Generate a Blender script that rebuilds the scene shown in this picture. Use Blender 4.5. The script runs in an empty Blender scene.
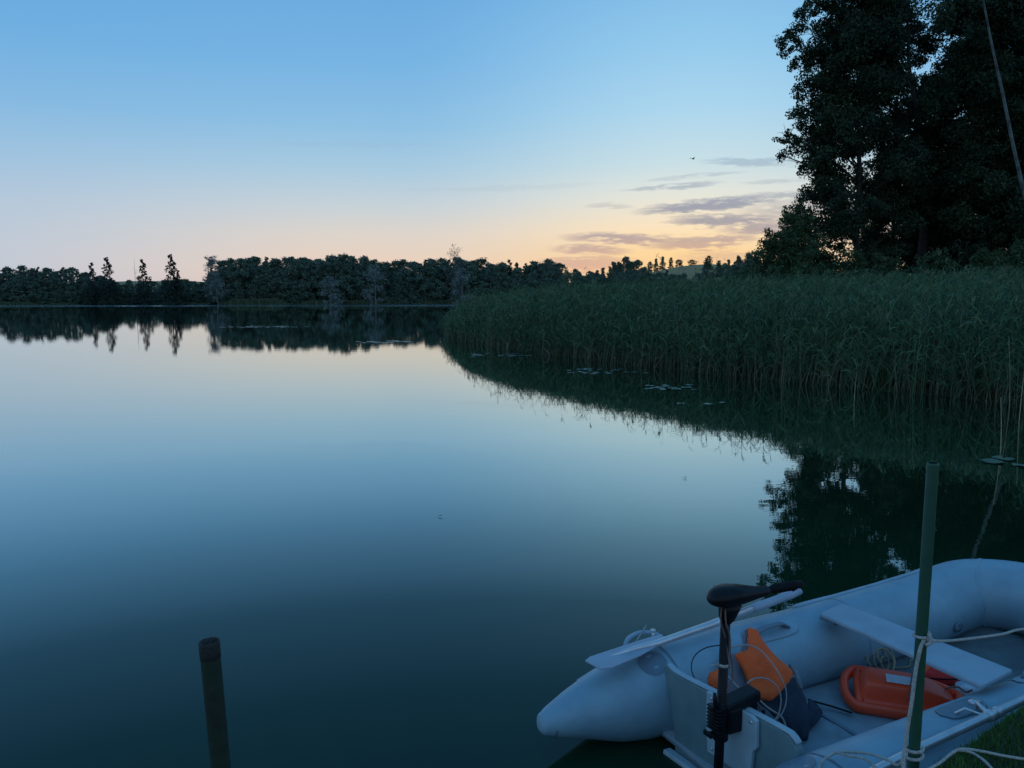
import bpy, bmesh, math, random
import numpy as np
from mathutils import Vector, Matrix
R = math.radians
PI = math.pi
scene = bpy.context.scene
C = scene.collection

# ------------------------------------------------------------------ camera
CAM_H = 2.2
PITCH = math.atan(86/769)
FPX = 769.0
cd = bpy.data.cameras.new("camera")
cam = bpy.data.objects.new("camera", cd)
C.objects.link(cam)
cam.location = (0, 0, CAM_H)
cam.rotation_euler = (PI/2 - PITCH, 0, 0)
cd.sensor_width = 36
cd.lens = 36*FPX/1024
cd.clip_start = 0.05
cd.clip_end = 8000
scene.camera = cam

# ------------------------------------------------------------------ sky
def lin(c):
    out = []
    for v in c[:3]:
        v = v/255
        out.append(v/12.92 if v <= 0.04045 else ((v+0.055)/1.055)**2.4)
    return (*out, 1)

world = bpy.data.worlds.new("World")
scene.world = world
world.use_nodes = True
nt = world.node_tree
nt.nodes.clear()
N = nt.nodes
Lk = nt.links

def mnode(op, a, b=None, clamp=False, tree=None):
    t = tree or nt
    n = t.nodes.new("ShaderNodeMath")
    n.operation = op
    n.use_clamp = clamp
    for i, v in enumerate((a, b)):
        if v is None:
            continue
        if isinstance(v, (int, float)):
            n.inputs[i].default_value = v
        else:
            t.links.new(v, n.inputs[i])
    return n.outputs[0]

tc = N.new("ShaderNodeTexCoord")
sep = N.new("ShaderNodeSeparateXYZ")
Lk.new(tc.outputs["Generated"], sep.inputs[0])
EL = mnode('MULTIPLY', mnode('ARCSINE', sep.outputs[2]), 180/PI)            # elevation, degrees
AZ = mnode('MULTIPLY', mnode('ARCTAN2', sep.outputs[0], sep.outputs[1]), 180/PI)  # azimuth east of +Y, degrees
SUN_AZ = 13.0

def ramp(stops, scale=90.0):
    r = N.new("ShaderNodeValToRGB")
    Lk.new(mnode('DIVIDE', EL, scale, clamp=True), r.inputs[0])
    r.color_ramp.interpolation = 'LINEAR'
    el = r.color_ramp.elements
    while len(el) > 1:
        el.remove(el[-1])
    el[0].position = 0
    el[0].color = lin(stops[0][1])
    for e, c in stops[1:]:
        s = el.new(e/scale)
        s.color = lin(c)
    return r.outputs[0]

warm = ramp([(0, (252, 186, 142)), (1.6, (254, 204, 150)), (3.2, (255, 216, 158)), (5, (253, 228, 190)), (7.2, (230, 230, 218)),
             (9.5, (200, 223, 230)), (13, (172, 214, 238)), (17, (148, 202, 236)), (22, (124, 184, 230)), (28, (92, 158, 212)), (36, (74, 140, 196)), (50, (70, 134, 190)), (90, (82, 146, 204))])
mid = ramp([(0, (226, 194, 180)), (2, (236, 208, 186)), (4.5, (222, 212, 202)), (6.5, (200, 210, 216)), (9, (170, 203, 224)),
            (12, (142, 192, 227)), (16, (120, 180, 227)), (22, (103, 167, 222)), (28, (84, 148, 206)), (36, (68, 132, 190)), (50, (66, 130, 186)), (90, (82, 146, 204))])
cool = ramp([(0, (192, 197, 210)), (3, (190, 201, 215)), (6, (178, 199, 219)), (9, (156, 193, 223)),
             (12, (132, 184, 225)), (16, (110, 174, 224)), (22, (97, 162, 219)), (28, (80, 144, 202)), (36, (66, 130, 188)), (50, (64, 128, 184)), (90, (82, 146, 204))])
back = ramp([(0, (150, 160, 182)), (6, (176, 184, 208)), (14, (158, 190, 222)), (30, (124, 178, 224)), (55, (98, 160, 216)), (90, (82, 146, 204))])
dAZ = mnode('ABSOLUTE', mnode('SUBTRACT', AZ, SUN_AZ))
def mix(f, a, b):
    m = N.new("ShaderNodeMix"); m.data_type = 'RGBA'
    if isinstance(f, (int, float)): m.inputs[0].default_value = f
    else: Lk.new(f, m.inputs[0])
    for i, v in ((6, a), (7, b)):
        if isinstance(v, tuple): m.inputs[i].default_value = v
        else: Lk.new(v, m.inputs[i])
    return m.outputs[2]
def smooth(v, a, b):
    m = N.new("ShaderNodeMapRange"); m.interpolation_type = 'SMOOTHSTEP'
    Lk.new(v, m.inputs[0]); m.inputs[1].default_value = a; m.inputs[2].default_value = b
    return m.outputs[0]
sky = mix(smooth(dAZ, 0, 22), warm, mid)
sky = mix(smooth(dAZ, 22, 52), sky, cool)
sky = mix(smooth(mnode('MULTIPLY', sep.outputs[1], -1.0), -.15, .55), sky, back)
# thin dusk clouds: streaks on the dome, given by azimuth and elevation, frayed by noise
comb = N.new("ShaderNodeCombineXYZ")
Lk.new(mnode('MULTIPLY', AZ, 0.16), comb.inputs[0])
Lk.new(mnode('MULTIPLY', EL, 1.05), comb.inputs[1])
n1 = N.new("ShaderNodeTexNoise"); n1.inputs['Scale'].default_value = 1.6; n1.inputs['Detail'].default_value = 6; n1.inputs['Roughness'].default_value = 0.62
Lk.new(comb.outputs[0], n1.inputs['Vector'])
comb2 = N.new("ShaderNodeCombineXYZ")
Lk.new(mnode('MULTIPLY', AZ, 0.5), comb2.inputs[0]); Lk.new(mnode('MULTIPLY', EL, 2.4), comb2.inputs[1])
n2 = N.new("ShaderNodeTexNoise"); n2.inputs['Scale'].default_value = 1.7; n2.inputs['Detail'].default_value = 5
Lk.new(comb2.outputs[0], n2.inputs['Vector'])
n1v = mnode('SUBTRACT', n1.outputs[0], 0.5)
n2v = mnode('SUBTRACT', n2.outputs[0], 0.5)
def streak(px, py, w, h, slope, amp=1.0):
    """soft streak centred on the direction seen at (px,py); w,h half sizes in degrees; slope = rise per degree"""
    az = math.degrees(math.atan((px-512)/FPX)); e = (298-py)/FPX*57.3*0.985
    a = mnode('SUBTRACT', AZ, az)
    b = mnode('SUBTRACT', mnode('SUBTRACT', EL, e), mnode('MULTIPLY', a, slope))
    b = mnode('ADD', b, mnode('MULTIPLY', n1v, h*3.2))
    b = mnode('ADD', b, mnode('MULTIPLY', n2v, h*1.6))
    q = mnode('ADD', mnode('POWER', mnode('ABSOLUTE', mnode('DIVIDE', a, w)), 2.0), mnode('POWER', mnode('ABSOLUTE', mnode('DIVIDE', b, h)), 2.0))
    return mnode('MULTIPLY', smooth(q, 1.35, 0.1), amp)
cl = None
for s in [(705, 209, 5.2, .55, .07, .85), (722, 224, 4.4, .62, .0, .8), (668, 191, 3.6, .26, .06, .55), (608, 208, 1.9, .3, -.02, .3),
          (745, 171, 3.4, .42, -.05, .5), (625, 240, 4.8, .5, -.03, .75), (700, 244, 4.2, .7, .05, .72), (590, 250, 3.0, .42, -.04, .62),
          (585, 263, 4.0, .7, .02, .5), (760, 205, 4.5, .5, .04, .6), (775, 232, 4.2, .6, .0, .75), (690, 182, 3.6, .2, .05, .35), (772, 190, 2.6, .2, 0, .3),
          (730, 258, 4.0, .6, .0, .4), (850, 214, 8, .9, .02, .6), (860, 240, 7, .8, -.02, .6), (360, 152, 7, .25, .02, .10), (500, 190, 8, .3, .03, .10)]:
    v = streak(s[0], s[1], s[2], s[3]*.8, s[4], min(1, s[5]*1.08))
    cl = v if cl is None else mnode('MAXIMUM', cl, v)
cl = mnode('MULTIPLY', cl, smooth(mnode('ADD', n2.outputs[0], n1.outputs[0]), .66, .98))
cr = N.new("ShaderNodeValToRGB")
Lk.new(mnode('DIVIDE', EL, 12, clamp=True), cr.inputs[0])
cr.color_ramp.elements[0].position = 0.12; cr.color_ramp.elements[0].color = lin((206, 146, 140))
cr.color_ramp.elements[1].position = 0.85; cr.color_ramp.elements[1].color = lin((138, 168, 194))
e_ = cr.color_ramp.elements.new(0.42); e_.color = lin((150, 146, 160))
sky = mix(mnode('MULTIPLY', cl, 0.95, clamp=True), sky, cr.outputs[0])
# after-glow just over the horizon where the sun went down
g = mnode('MULTIPLY', smooth(dAZ, 9, 0), smooth(EL, 5.5, 1.0))
sky = mix(mnode('MULTIPLY', g, .40), sky, lin((255, 214, 150)))
bg = N.new("ShaderNodeBackground")
Lk.new(sky, bg.inputs[0])
bg.inputs[1].default_value = 1.0
ow = N.new("ShaderNodeOutputWorld")
Lk.new(bg.outputs[0], ow.inputs[0])

# the sun is already below the horizon: all the light comes from the sky
vs = scene.view_settings
vs.view_transform = 'Standard'
vs.look = 'None'
vs.exposure = 0
vs.gamma = 1
vs.use_curve_mapping = False
scene.cycles.use_denoising = True
scene.cycles.max_bounces = 6
scene.cycles.transparent_max_bounces = 8
scene.cycles.sample_clamp_indirect = 4

# ------------------------------------------------------------------ helpers
rng = np.random.default_rng(7)
rnd = random.Random(11)

def ray(px, py):
    c, s = math.cos(PITCH), math.sin(PITCH)
    x = (px-512)/FPX; d = (py-384)/FPX
    return Vector((x, c-d*s, -s-d*c))
def at(px, py, z=0.0):
    v = ray(px, py); t = (z-CAM_H)/v.z
    return Vector((v.x*t, v.y*t, z))
def deep(px, py, dist):
    v = ray(px, py); t = dist/v.y
    return Vector((v.x*t, dist, CAM_H+v.z*t))

def tag(o, label=None, cat=None, group=None, kind=None):
    if label: o['label'] = label
    if cat: o['category'] = cat
    if group: o['group'] = group
    if kind: o['kind'] = kind
    return o
def empty(name, loc=(0, 0, 0), rz=0, label=None, cat=None, group=None):
    o = bpy.data.objects.new(name, None)
    o.empty_display_size = .2
    C.objects.link(o); o.location = loc; o.rotation_euler = (0, 0, rz)
    return tag(o, label, cat, group)
def copy_tree(o, parent=None):
    c = o.copy(); C.objects.link(c); c.parent = parent
    for ch in list(o.children):
        copy_tree(ch, c)
    return c

def mesh_np(name, verts, faces, m, parent=None, smooth_=False, attr=None):
    """verts (n,3); faces (k,4) or (k,3)"""
    me = bpy.data.meshes.new(name)
    verts = np.asarray(verts, dtype=np.float32); faces = np.asarray(faces, dtype=np.int32)
    k, w = faces.shape
    me.vertices.add(len(verts)); me.vertices.foreach_set("co", verts.ravel())
    me.loops.add(k*w); me.loops.foreach_set("vertex_index", faces.ravel())
    me.polygons.add(k)
    me.polygons.foreach_set("loop_start", np.arange(0, k*w, w, dtype=np.int32))
    me.polygons.foreach_set("loop_total", np.full(k, w, dtype=np.int32))
    if smooth_: me.polygons.foreach_set("use_smooth", np.ones(k, dtype=bool))
    me.update(calc_edges=True)
    if attr is not None:
        a = me.attributes.new("tint", 'FLOAT', 'POINT')
        a.data.foreach_set("value", np.asarray(attr, dtype=np.float32))
    me.materials.append(m)
    o = bpy.data.objects.new(name, me); C.objects.link(o)
    o.parent = parent
    return o

class MB:
    def __init__(s): s.v = []; s.f = []
    def add(s, vs_, fs):
        b = len(s.v); s.v += [tuple(v) for v in vs_]; s.f += [tuple(i+b for i in f) for f in fs]; return s
    def box(s, c, d, M=None):
        x, y, z = d[0]/2, d[1]/2, d[2]/2
        vs_ = [Vector((sx*x, sy*y, sz*z)) for sx in (-1, 1) for sy in (-1, 1) for sz in (-1, 1)]
        if M is not None: vs_ = [M @ v for v in vs_]
        vs_ = [v+Vector(c) for v in vs_]
        return s.add(vs_, [(0, 1, 3, 2), (4, 6, 7, 5), (0, 4, 5, 1), (2, 3, 7, 6), (0, 2, 6, 4), (1, 5, 7, 3)])
    def tube(s, pts, r, n=10, cap=True, sy=1.0):
        pts = [Vector(p) for p in pts]
        if not hasattr(r, '__len__'): r = [r]*len(pts)
        rings = []
        up = None
        for i, p in enumerate(pts):
            d = (pts[min(i+1, len(pts)-1)]-pts[max(i-1, 0)])
            if d.length < 1e-9: d = Vector((0, 0, 1))
            d.normalize()
            if up is None:
                up = Vector((0, 0, 1)) if abs(d.z) < .95 else Vector((1, 0, 0))
            a = d.cross(up)
            if a.length < 1e-5: a = d.orthogonal()
            a.normalize(); b = a.cross(d); b.normalize(); up = b
            rings.append([p + (a*math.cos(2*PI*k/n) + b*sy*math.sin(2*PI*k/n))*r[i] for k in range(n)])
        vs_ = [v for rg in rings for v in rg]
        fs = []
        for i in range(len(pts)-1):
            for k in range(n):
                fs.append((i*n+k, i*n+(k+1) % n, (i+1)*n+(k+1) % n, (i+1)*n+k))
        if cap:
            fs.append(tuple(reversed(range(n)))); fs.append(tuple((len(pts)-1)*n+k for k in range(n)))
        return s.add(vs_, fs)
    def build(s, name, m, parent=None, sm=False, bevel=0, sub=0, solid=0, seg=2):
        me = bpy.data.meshes.new(name)
        me.from_pydata([tuple(v) for v in s.v], [], s.f); me.materials.append(m)
        bm = bmesh.new(); bm.from_mesh(me); bmesh.ops.recalc_face_normals(bm, faces=bm.faces); bm.to_mesh(me); bm.free()
        for p in me.polygons: p.use_smooth = sm
        o = bpy.data.objects.new(name, me); C.objects.link(o); o.parent = parent
        if solid:
            md = o.modifiers.new("s", 'SOLIDIFY'); md.thickness = solid; md.offset = 0
        if bevel:
            md = o.modifiers.new("b", 'BEVEL'); md.width = bevel; md.segments = seg; md.limit_method = 'ANGLE'
        if sub:
            md = o.modifiers.new("u", 'SUBSURF'); md.levels = sub; md.render_levels = sub
        return o

def spline(pts, n=8):
    """Catmull-Rom through pts"""
    pts = [Vector(p) for p in pts]
    P_ = [pts[0]*2-pts[1]]+pts+[pts[-1]*2-pts[-2]]
    out = []
    for i in range(1, len(P_)-2):
        p0, p1, p2, p3 = P_[i-1:i+3]
        for k in range(n):
            t = k/n
            out.append(.5*((2*p1)+(p2-p0)*t+(2*p0-5*p1+4*p2-p3)*t*t+(3*p1-p0-3*p2+p3)*t**3))
    out.append(pts[-1])
    return out

# ------------------------------------------------------------------ materials
def material(name, col, rough=.6, var=0.0, vscale=6.0, col2=None, bump=0.0, bscale=40.0, metal=0.0, spec=.5, transl=0.0, tint=None, obj_coord=True):
    m = bpy.data.materials.new(name); m.use_nodes = True
    t = m.node_tree; b = t.nodes["Principled BSDF"]
    b.inputs["Roughness"].default_value = rough; b.inputs["Metallic"].default_value = metal
    b.inputs["Specular IOR Level"].default_value = spec
    c1 = (*col, 1); b.inputs["Base Color"].default_value = c1
    tcn = t.nodes.new("ShaderNodeTexCoord"); co = tcn.outputs["Object"]
    out = None
    if col2 is not None or var:
        c2 = (*(col2 if col2 is not None else [max(0, c*(1-var)) for c in col]), 1)
        nz = t.nodes.new("ShaderNodeTexNoise"); nz.inputs['Scale'].default_value = vscale; nz.inputs['Detail'].default_value = 5
        nz.inputs['Roughness'].default_value = .6
        t.links.new(co, nz.inputs['Vector'])
        mr = t.nodes.new("ShaderNodeMapRange"); mr.inputs[1].default_value = .38; mr.inputs[2].default_value = .64
        t.links.new(nz.outputs[0], mr.inputs[0])
        mx = t.nodes.new("ShaderNodeMix"); mx.data_type = 'RGBA'
        t.links.new(mr.outputs[0], mx.inputs[0]); mx.inputs[6].default_value = c1; mx.inputs[7].default_value = c2
        out = mx.outputs[2]
        t.links.new(out, b.inputs["Base Color"])
    if tint is not None:
        at_ = t.nodes.new("ShaderNodeAttribute"); at_.attribute_name = "tint"
        cr_ = t.nodes.new("ShaderNodeValToRGB"); t.links.new(at_.outputs["Fac"], cr_.inputs[0])
        el = cr_.color_ramp.elements
        el[0].position = tint[0][0]; el[0].color = (*tint[0][1], 1)
        el[1].position = tint[-1][0]; el[1].color = (*tint[-1][1], 1)
        for p_, c_ in tint[1:-1]:
            q = el.new(p_); q.color = (*c_, 1)
        t.links.new(cr_.outputs[0], b.inputs["Base Color"]); out = cr_.outputs[0]
    if bump:
        nz = t.nodes.new("ShaderNodeTexNoise"); nz.inputs['Scale'].default_value = bscale; nz.inputs['Detail'].default_value = 4
        t.links.new(co, nz.inputs['Vector'])
        bp = t.nodes.new("ShaderNodeBump"); bp.inputs['Strength'].default_value = bump; bp.inputs['Distance'].default_value = .02
        t.links.new(nz.outputs[0], bp.inputs['Height']); t.links.new(bp.outputs[0], b.inputs['Normal'])
    if transl:
        tr = t.nodes.new("ShaderNodeBsdfTranslucent"); ms = t.nodes.new("ShaderNodeMixShader"); ms.inputs[0].default_value = transl
        if out is not None: t.links.new(out, tr.inputs[0])
        else: tr.inputs[0].default_value = c1
        t.links.new(b.outputs[0], ms.inputs[1]); t.links.new(tr.outputs[0], ms.inputs[2])
        t.links.new(ms.outputs[0], t.nodes["Material Output"].inputs[0])
    return m

M = {}
M['leaf_far_haze'] = material('leaf_far_haze', (.030, .052, .034), .7, tint=[(0, (.075, .12, .09)), (.6, (.13, .19, .13)), (1, (.19, .24, .17))], spec=.2, transl=.1)  # leaf colour lightened: distance haze over the far wood is put into it
M['leaf_pale'] = material('leaf_pale', (.09, .11, .10), .7, tint=[(0, (.10, .13, .12)), (1, (.26, .29, .26))], spec=.2)
M['leaf_conifer'] = material('leaf_conifer', (.04, .06, .045), .7, tint=[(0, (.02, .036, .028)), (1, (.04, .06, .042))], spec=.2)
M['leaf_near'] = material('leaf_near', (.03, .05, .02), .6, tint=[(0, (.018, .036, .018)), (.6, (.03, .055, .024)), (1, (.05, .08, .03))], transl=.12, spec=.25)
M['leaf_bush'] = material('leaf_bush', (.05, .09, .03), .6, tint=[(0, (.03, .055, .022)), (1, (.08, .13, .05))], transl=.15, spec=.25)
M['bark'] = material('bark', (.045, .038, .03), .9, var=.5, vscale=3, bump=.5, bscale=20)
M['bark_birch'] = material('bark_birch', (.13, .15, .14), .8, col2=(.04, .045, .04), vscale=1.6, bump=.3, bscale=12)
M['bark_bare'] = material('bark_bare', (.15, .15, .14), .8, var=.4)
M['reed'] = material('reed', (.04, .08, .04), .55, tint=[(0, (.026, .060, .026)), (.5, (.054, .122, .050)), (.8, (.12, .215, .095)), (.86, (.15, .14, .085)), (1, (.25, .22, .15))], transl=.15, spec=.3)
M['reed_far'] = material('reed_far', (.09, .12, .07), .8, tint=[(0, (.06, .09, .045)), (1, (.13, .16, .09))], spec=.2)
M['grass'] = material('grass', (.035, .07, .018), .7, tint=[(0, (.03, .085, .018)), (.7, (.06, .15, .03)), (1, (.11, .20, .05))], transl=.1, spec=.2)
M['soil'] = material('soil', (.035, .04, .02), .95, var=.5, vscale=5, bump=.4)
M['pvc'] = material('pvc', (.25, .385, .455), .45, col2=(.20, .315, .385), vscale=4.3, bump=.16, bscale=7, spec=.45)
M['pvc_dark'] = material('pvc_dark', (.15, .21, .26), .5, var=.2, vscale=8)
M['pvc_trim'] = material('pvc_trim', (.33, .43, .50), .5, var=.15, vscale=7)
M['floor_panel'] = material('floor_panel', (.27, .34, .385), .5, col2=(.17, .22, .25), vscale=3.0, bump=.1, bscale=60)
M['transom_paint'] = material('transom_paint', (.15, .245, .265), .5, col2=(.105, .185, .20), vscale=4, bump=.08, bscale=40)
M['board_edge'] = material('board_edge', (.34, .45, .50), .5, var=.12, vscale=12)
M['seat_paint'] = material('seat_paint', (.32, .41, .48), .5, col2=(.26, .34, .40), vscale=5, bump=.05)
M['alu'] = material('alu', (.62, .64, .66), .35, metal=.6, var=.15, vscale=12)
M['oar_plastic'] = material('oar_plastic', (.31, .38, .46), .45, var=.12, vscale=8)
M['black_plastic'] = material('black_plastic', (.004, .0045, .007), .42, col2=(.009, .009, .012), vscale=20, bump=.05, bscale=120, spec=.2)
M['black_rubber'] = material('black_rubber', (.008, .008, .009), .7, var=.2, spec=.2)
M['decal'] = material('decal', (.35, .37, .45), .4, var=.1)
M['orange_fabric'] = material('orange_fabric', (.88, .12, .018), .75, col2=(.74, .095, .016), vscale=12, bump=.35, bscale=35)
M['grey_fabric'] = material('grey_fabric', (.20, .22, .26), .85, var=.3, vscale=14, bump=.3, bscale=60)
M['orange_plastic'] = material('orange_plastic', (1.0, .095, .03), .42, col2=(.85, .075, .024), vscale=5, bump=.03)
M['paper'] = material('paper', (.62, .64, .68), .6, col2=(.5, .53, .6), vscale=30)
M['red_fabric'] = material('red_fabric', (.75, .022, .014), .8, var=.4, vscale=10, bump=.3, bscale=30)
M['navy_fabric'] = material('navy_fabric', (.014, .022, .040), .8, col2=(.028, .038, .06), vscale=9, bump=.4, bscale=30)
M['rope_white'] = material('rope_white', (.50, .50, .46), .85, var=.3, vscale=60, bump=.6, bscale=200)
M['rope_tan'] = material('rope_tan', (.42, .33, .19), .85, var=.3, vscale=60)
M['wire_brown'] = material('wire_brown', (.20, .12, .09), .6, var=.2)
M['wire_pale'] = material('wire_pale', (.34, .31, .30), .6, var=.2)
M['post_green'] = material('post_green', (.008, .065, .04), .5, col2=(.018, .075, .04), vscale=5, bump=.12, bscale=18)
M['post_mossy'] = material('post_mossy', (.006, .036, .020), .6, col2=(.014, .020, .012), vscale=5, bump=.2, bscale=20)
M['lily'] = material('lily', (.075, .13, .075), .4, col2=(.13, .16, .09), vscale=5, spec=.5)
M['leaf_dry'] = material('leaf_dry', (.25, .2, .12), .6)
M['bird'] = material('bird', (.03, .03, .035), .8)

# ------------------------------------------------------------------ terrain
LAKE = np.array([(-3.2, .4), (.3, 1.7), (1.42, 2.5), (2.07, 2.95), (5.4, 5.1), (9.0, 8.5), (11.8, 12.5), (10.6, 14.2), (9.9, 16.6), (8.4, 18.6), (6.7, 20.6), (5.4, 22.4),
                 (4.0, 25), (1.8, 29), (-1.0, 35), (-3.2, 42), (-4.0, 47), (-3.4, 55), (2, 66), (14, 90), (26, 140), (34, 200), (36, 262), (8, 282),
                 (-25, 290), (-55, 262), (-100, 254), (-150, 246), (-200, 240), (-300, 190), (-340, 60), (-260, -60), (-90, -60), (-20, -10), (-8, -1.5)])
def lake_sdf(X, Y):
    """>0 on land, <0 in the lake"""
    d = np.full(X.shape, 1e9); ins = np.zeros(X.shape, bool)
    n = len(LAKE)
    for i in range(n):
        ax, ay = LAKE[i]; bx, by = LAKE[(i+1) % n]
        ex, ey = bx-ax, by-ay
        t = np.clip(((X-ax)*ex+(Y-ay)*ey)/(ex*ex+ey*ey), 0, 1)
        d = np.minimum(d, np.hypot(X-ax-t*ex, Y-ay-t*ey))
        c = ((ay > Y) != (by > Y)) & (X < (bx-ax)*(Y-ay)/((by-ay) if by != ay else 1e-9)+ax)
        ins ^= c
    return np.where(ins, -d, d)
def ground_z(X, Y):
    s = lake_sdf(X, Y)
    z = np.where(s < 0, np.maximum(-1.6, s*.45), .12*np.minimum(s, 1)+.028*np.clip(s-1, 0, 45)+.012*np.clip(s-46, 0, 200))
    far = np.clip((np.hypot(X, Y)-220)/120, 0, 1)
    z = z + np.where(s > 3, 1, 0)*far*(17.3*np.exp(-((X-112)/58)**2-((Y-455)/70)**2) + 8.5*np.exp(-((X+195)/110)**2-((Y-430)/60)**2)
                     + 7*np.exp(-((X-330)/170)**2-((Y-420)/90)**2))
    return z
rr = np.concatenate([[0], np.geomspace(1.0, 70, 110), np.geomspace(72, 600, 110), np.geomspace(640, 6000, 18)])
aa = np.concatenate([np.linspace(-R(60), R(60), 241), np.linspace(R(66), R(294), 36)])
RR, AA = np.meshgrid(rr, aa, indexing='ij')
GX, GY = RR*np.sin(AA), RR*np.cos(AA)
GZ = ground_z(GX, GY)
nr, na = RR.shape
idx = np.arange(nr*na).reshape(nr, na)
f = np.stack([idx[:-1, :], idx[1:, :], np.roll(idx, -1, 1)[1:, :], np.roll(idx, -1, 1)[:-1, :]], -1).reshape(-1, 4)
gm = material('ground_mix', (.03, .05, .022), .95, bump=.3, bscale=3)
t = gm.node_tree; b = t.nodes["Principled BSDF"]; b.inputs["Specular IOR Level"].default_value = .1
geo = t.nodes.new("ShaderNodeNewGeometry"); sp_ = t.nodes.new("ShaderNodeSeparateXYZ"); t.links.new(geo.outputs["Position"], sp_.inputs[0])
nz = t.nodes.new("ShaderNodeTexNoise"); nz.inputs['Scale'].default_value = .05; nz.inputs['Detail'].default_value = 6; t.links.new(geo.outputs["Position"], nz.inputs['Vector'])
cr_ = t.nodes.new("ShaderNodeValToRGB"); t.links.new(nz.outputs[0], cr_.inputs[0])
cr_.color_ramp.elements[0].position = .35; cr_.color_ramp.elements[0].color = (.03, .05, .022, 1)
cr_.color_ramp.elements[1].position = .7; cr_.color_ramp.elements[1].color = (.055, .075, .03, 1)
mr = t.nodes.new("ShaderNodeMapRange"); t.links.new(sp_.outputs[1], mr.inputs[0]); mr.inputs[1].default_value = 350; mr.inputs[2].default_value = 372
mx = t.nodes.new("ShaderNodeMix"); mx.data_type = 'RGBA'; t.links.new(mr.outputs[0], mx.inputs[0]); t.links.new(cr_.outputs[0], mx.inputs[6]); mx.inputs[7].default_value = (.36, .25, .12, 1)
t.links.new(mx.outputs[2], b.inputs["Base Color"])
g = mesh_np('ground', np.stack([GX, GY, GZ], -1).reshape(-1, 3), f, gm, smooth_=True)
tag(g, kind='structure')

# ------------------------------------------------------------------ water
wm = bpy.data.materials.new('lake_water'); wm.use_nodes = True
t = wm.node_tree; b = t.nodes["Principled BSDF"]
b.inputs["Base Color"].default_value = (.0055, .030, .014, 1)
b.inputs["Specular IOR Level"].default_value = 0
b.inputs["Roughness"].default_value = 1
glo = t.nodes.new("ShaderNodeBsdfGlossy"); glo.inputs['Color'].default_value = (.90, .98, .98, 1)
lw = t.nodes.new("ShaderNodeLayerWeight"); lw.inputs[0].default_value = .5
fr_ = t.nodes.new("ShaderNodeValToRGB"); t.links.new(lw.outputs['Facing'], fr_.inputs[0])
fr_.color_ramp.interpolation = 'LINEAR'
els = fr_.color_ramp.elements
pts_r = [(0, .022), (.30, .028), (.455, .042), (.53, .062), (.625, .125), (.70, .31), (.76, .51), (.82, .68), (.88, .76), (.94, .85), (1, 1)]
els[0].position = 0; els[0].color = (.022, .022, .022, 1); els[1].position = 1; els[1].color = (1, 1, 1, 1)
for p_, v_ in pts_r[1:-1]:
    q_ = els.new(p_); q_.color = (v_, v_, v_, 1)
msw = t.nodes.new("ShaderNodeMixShader")
t.links.new(fr_.outputs[0], msw.inputs[0]); t.links.new(b.outputs[0], msw.inputs[1]); t.links.new(glo.outputs[0], msw.inputs[2])
t.links.new(msw.outputs[0], t.nodes["Material Output"].inputs[0])
geo = t.nodes.new("ShaderNodeNewGeometry"); sp_ = t.nodes.new("ShaderNodeSeparateXYZ"); t.links.new(geo.outputs["Position"], sp_.inputs[0])
def wnoise(sx, sy, scale, detail):
    mp = t.nodes.new("ShaderNodeMapping"); mp.inputs['Scale'].default_value = (sx, sy, 1); t.links.new(geo.outputs["Position"], mp.inputs[0])
    n = t.nodes.new("ShaderNodeTexNoise"); n.inputs['Scale'].default_value = scale; n.inputs['Detail'].default_value = detail
    t.links.new(mp.outputs[0], n.inputs['Vector']); return n.outputs[0]
far_edge = wnoise(.004, .02, 1.0, 3)
yy = mnode('ADD', sp_.outputs[1], mnode('MULTIPLY', mnode('SUBTRACT', far_edge, .5, tree=t), 60, tree=t), tree=t)
mr = t.nodes.new("ShaderNodeMapRange"); mr.interpolation_type = 'SMOOTHSTEP'; t.links.new(yy, mr.inputs[0]); mr.inputs[1].default_value = 184; mr.inputs[2].default_value = 214
windy = mr.outputs[0]
patch = wnoise(.02, .11, 1.0, 3)
mr2 = t.nodes.new("ShaderNodeMapRange"); t.links.new(patch, mr2.inputs[0]); mr2.inputs[1].default_value = .5; mr2.inputs[2].default_value = .66
calm = mnode('MULTIPLY', mr2.outputs[0], .02, tree=t)
rg = mnode('ADD', mnode('ADD', mnode('MULTIPLY', windy, .12, tree=t), calm, tree=t), .008, tree=t)
t.links.new(rg, glo.inputs['Roughness'])
bp1 = t.nodes.new("ShaderNodeBump"); bp1.inputs['Distance'].default_value = .012; bp1.inputs['Strength'].default_value = .075
t.links.new(wnoise(.8, 1.6, 1.3, 3), bp1.inputs['Height'])
bp2 = t.nodes.new("ShaderNodeBump"); bp2.inputs['Distance'].default_value = .004; bp2.inputs['Strength'].default_value = .06
t.links.new(wnoise(1, 1.5, 7, 2), bp2.inputs['Height']); t.links.new(bp1.outputs[0], bp2.inputs['Normal'])
t.links.new(bp2.outputs[0], glo.inputs['Normal'])
Wv = [(-1200, -600, 0), (900, -600, 0), (900, 700, 0), (-1200, 700, 0)]
w = mesh_np('lake_water', Wv, [(0, 1, 2, 3)], wm); tag(w, kind='structure')

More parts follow.
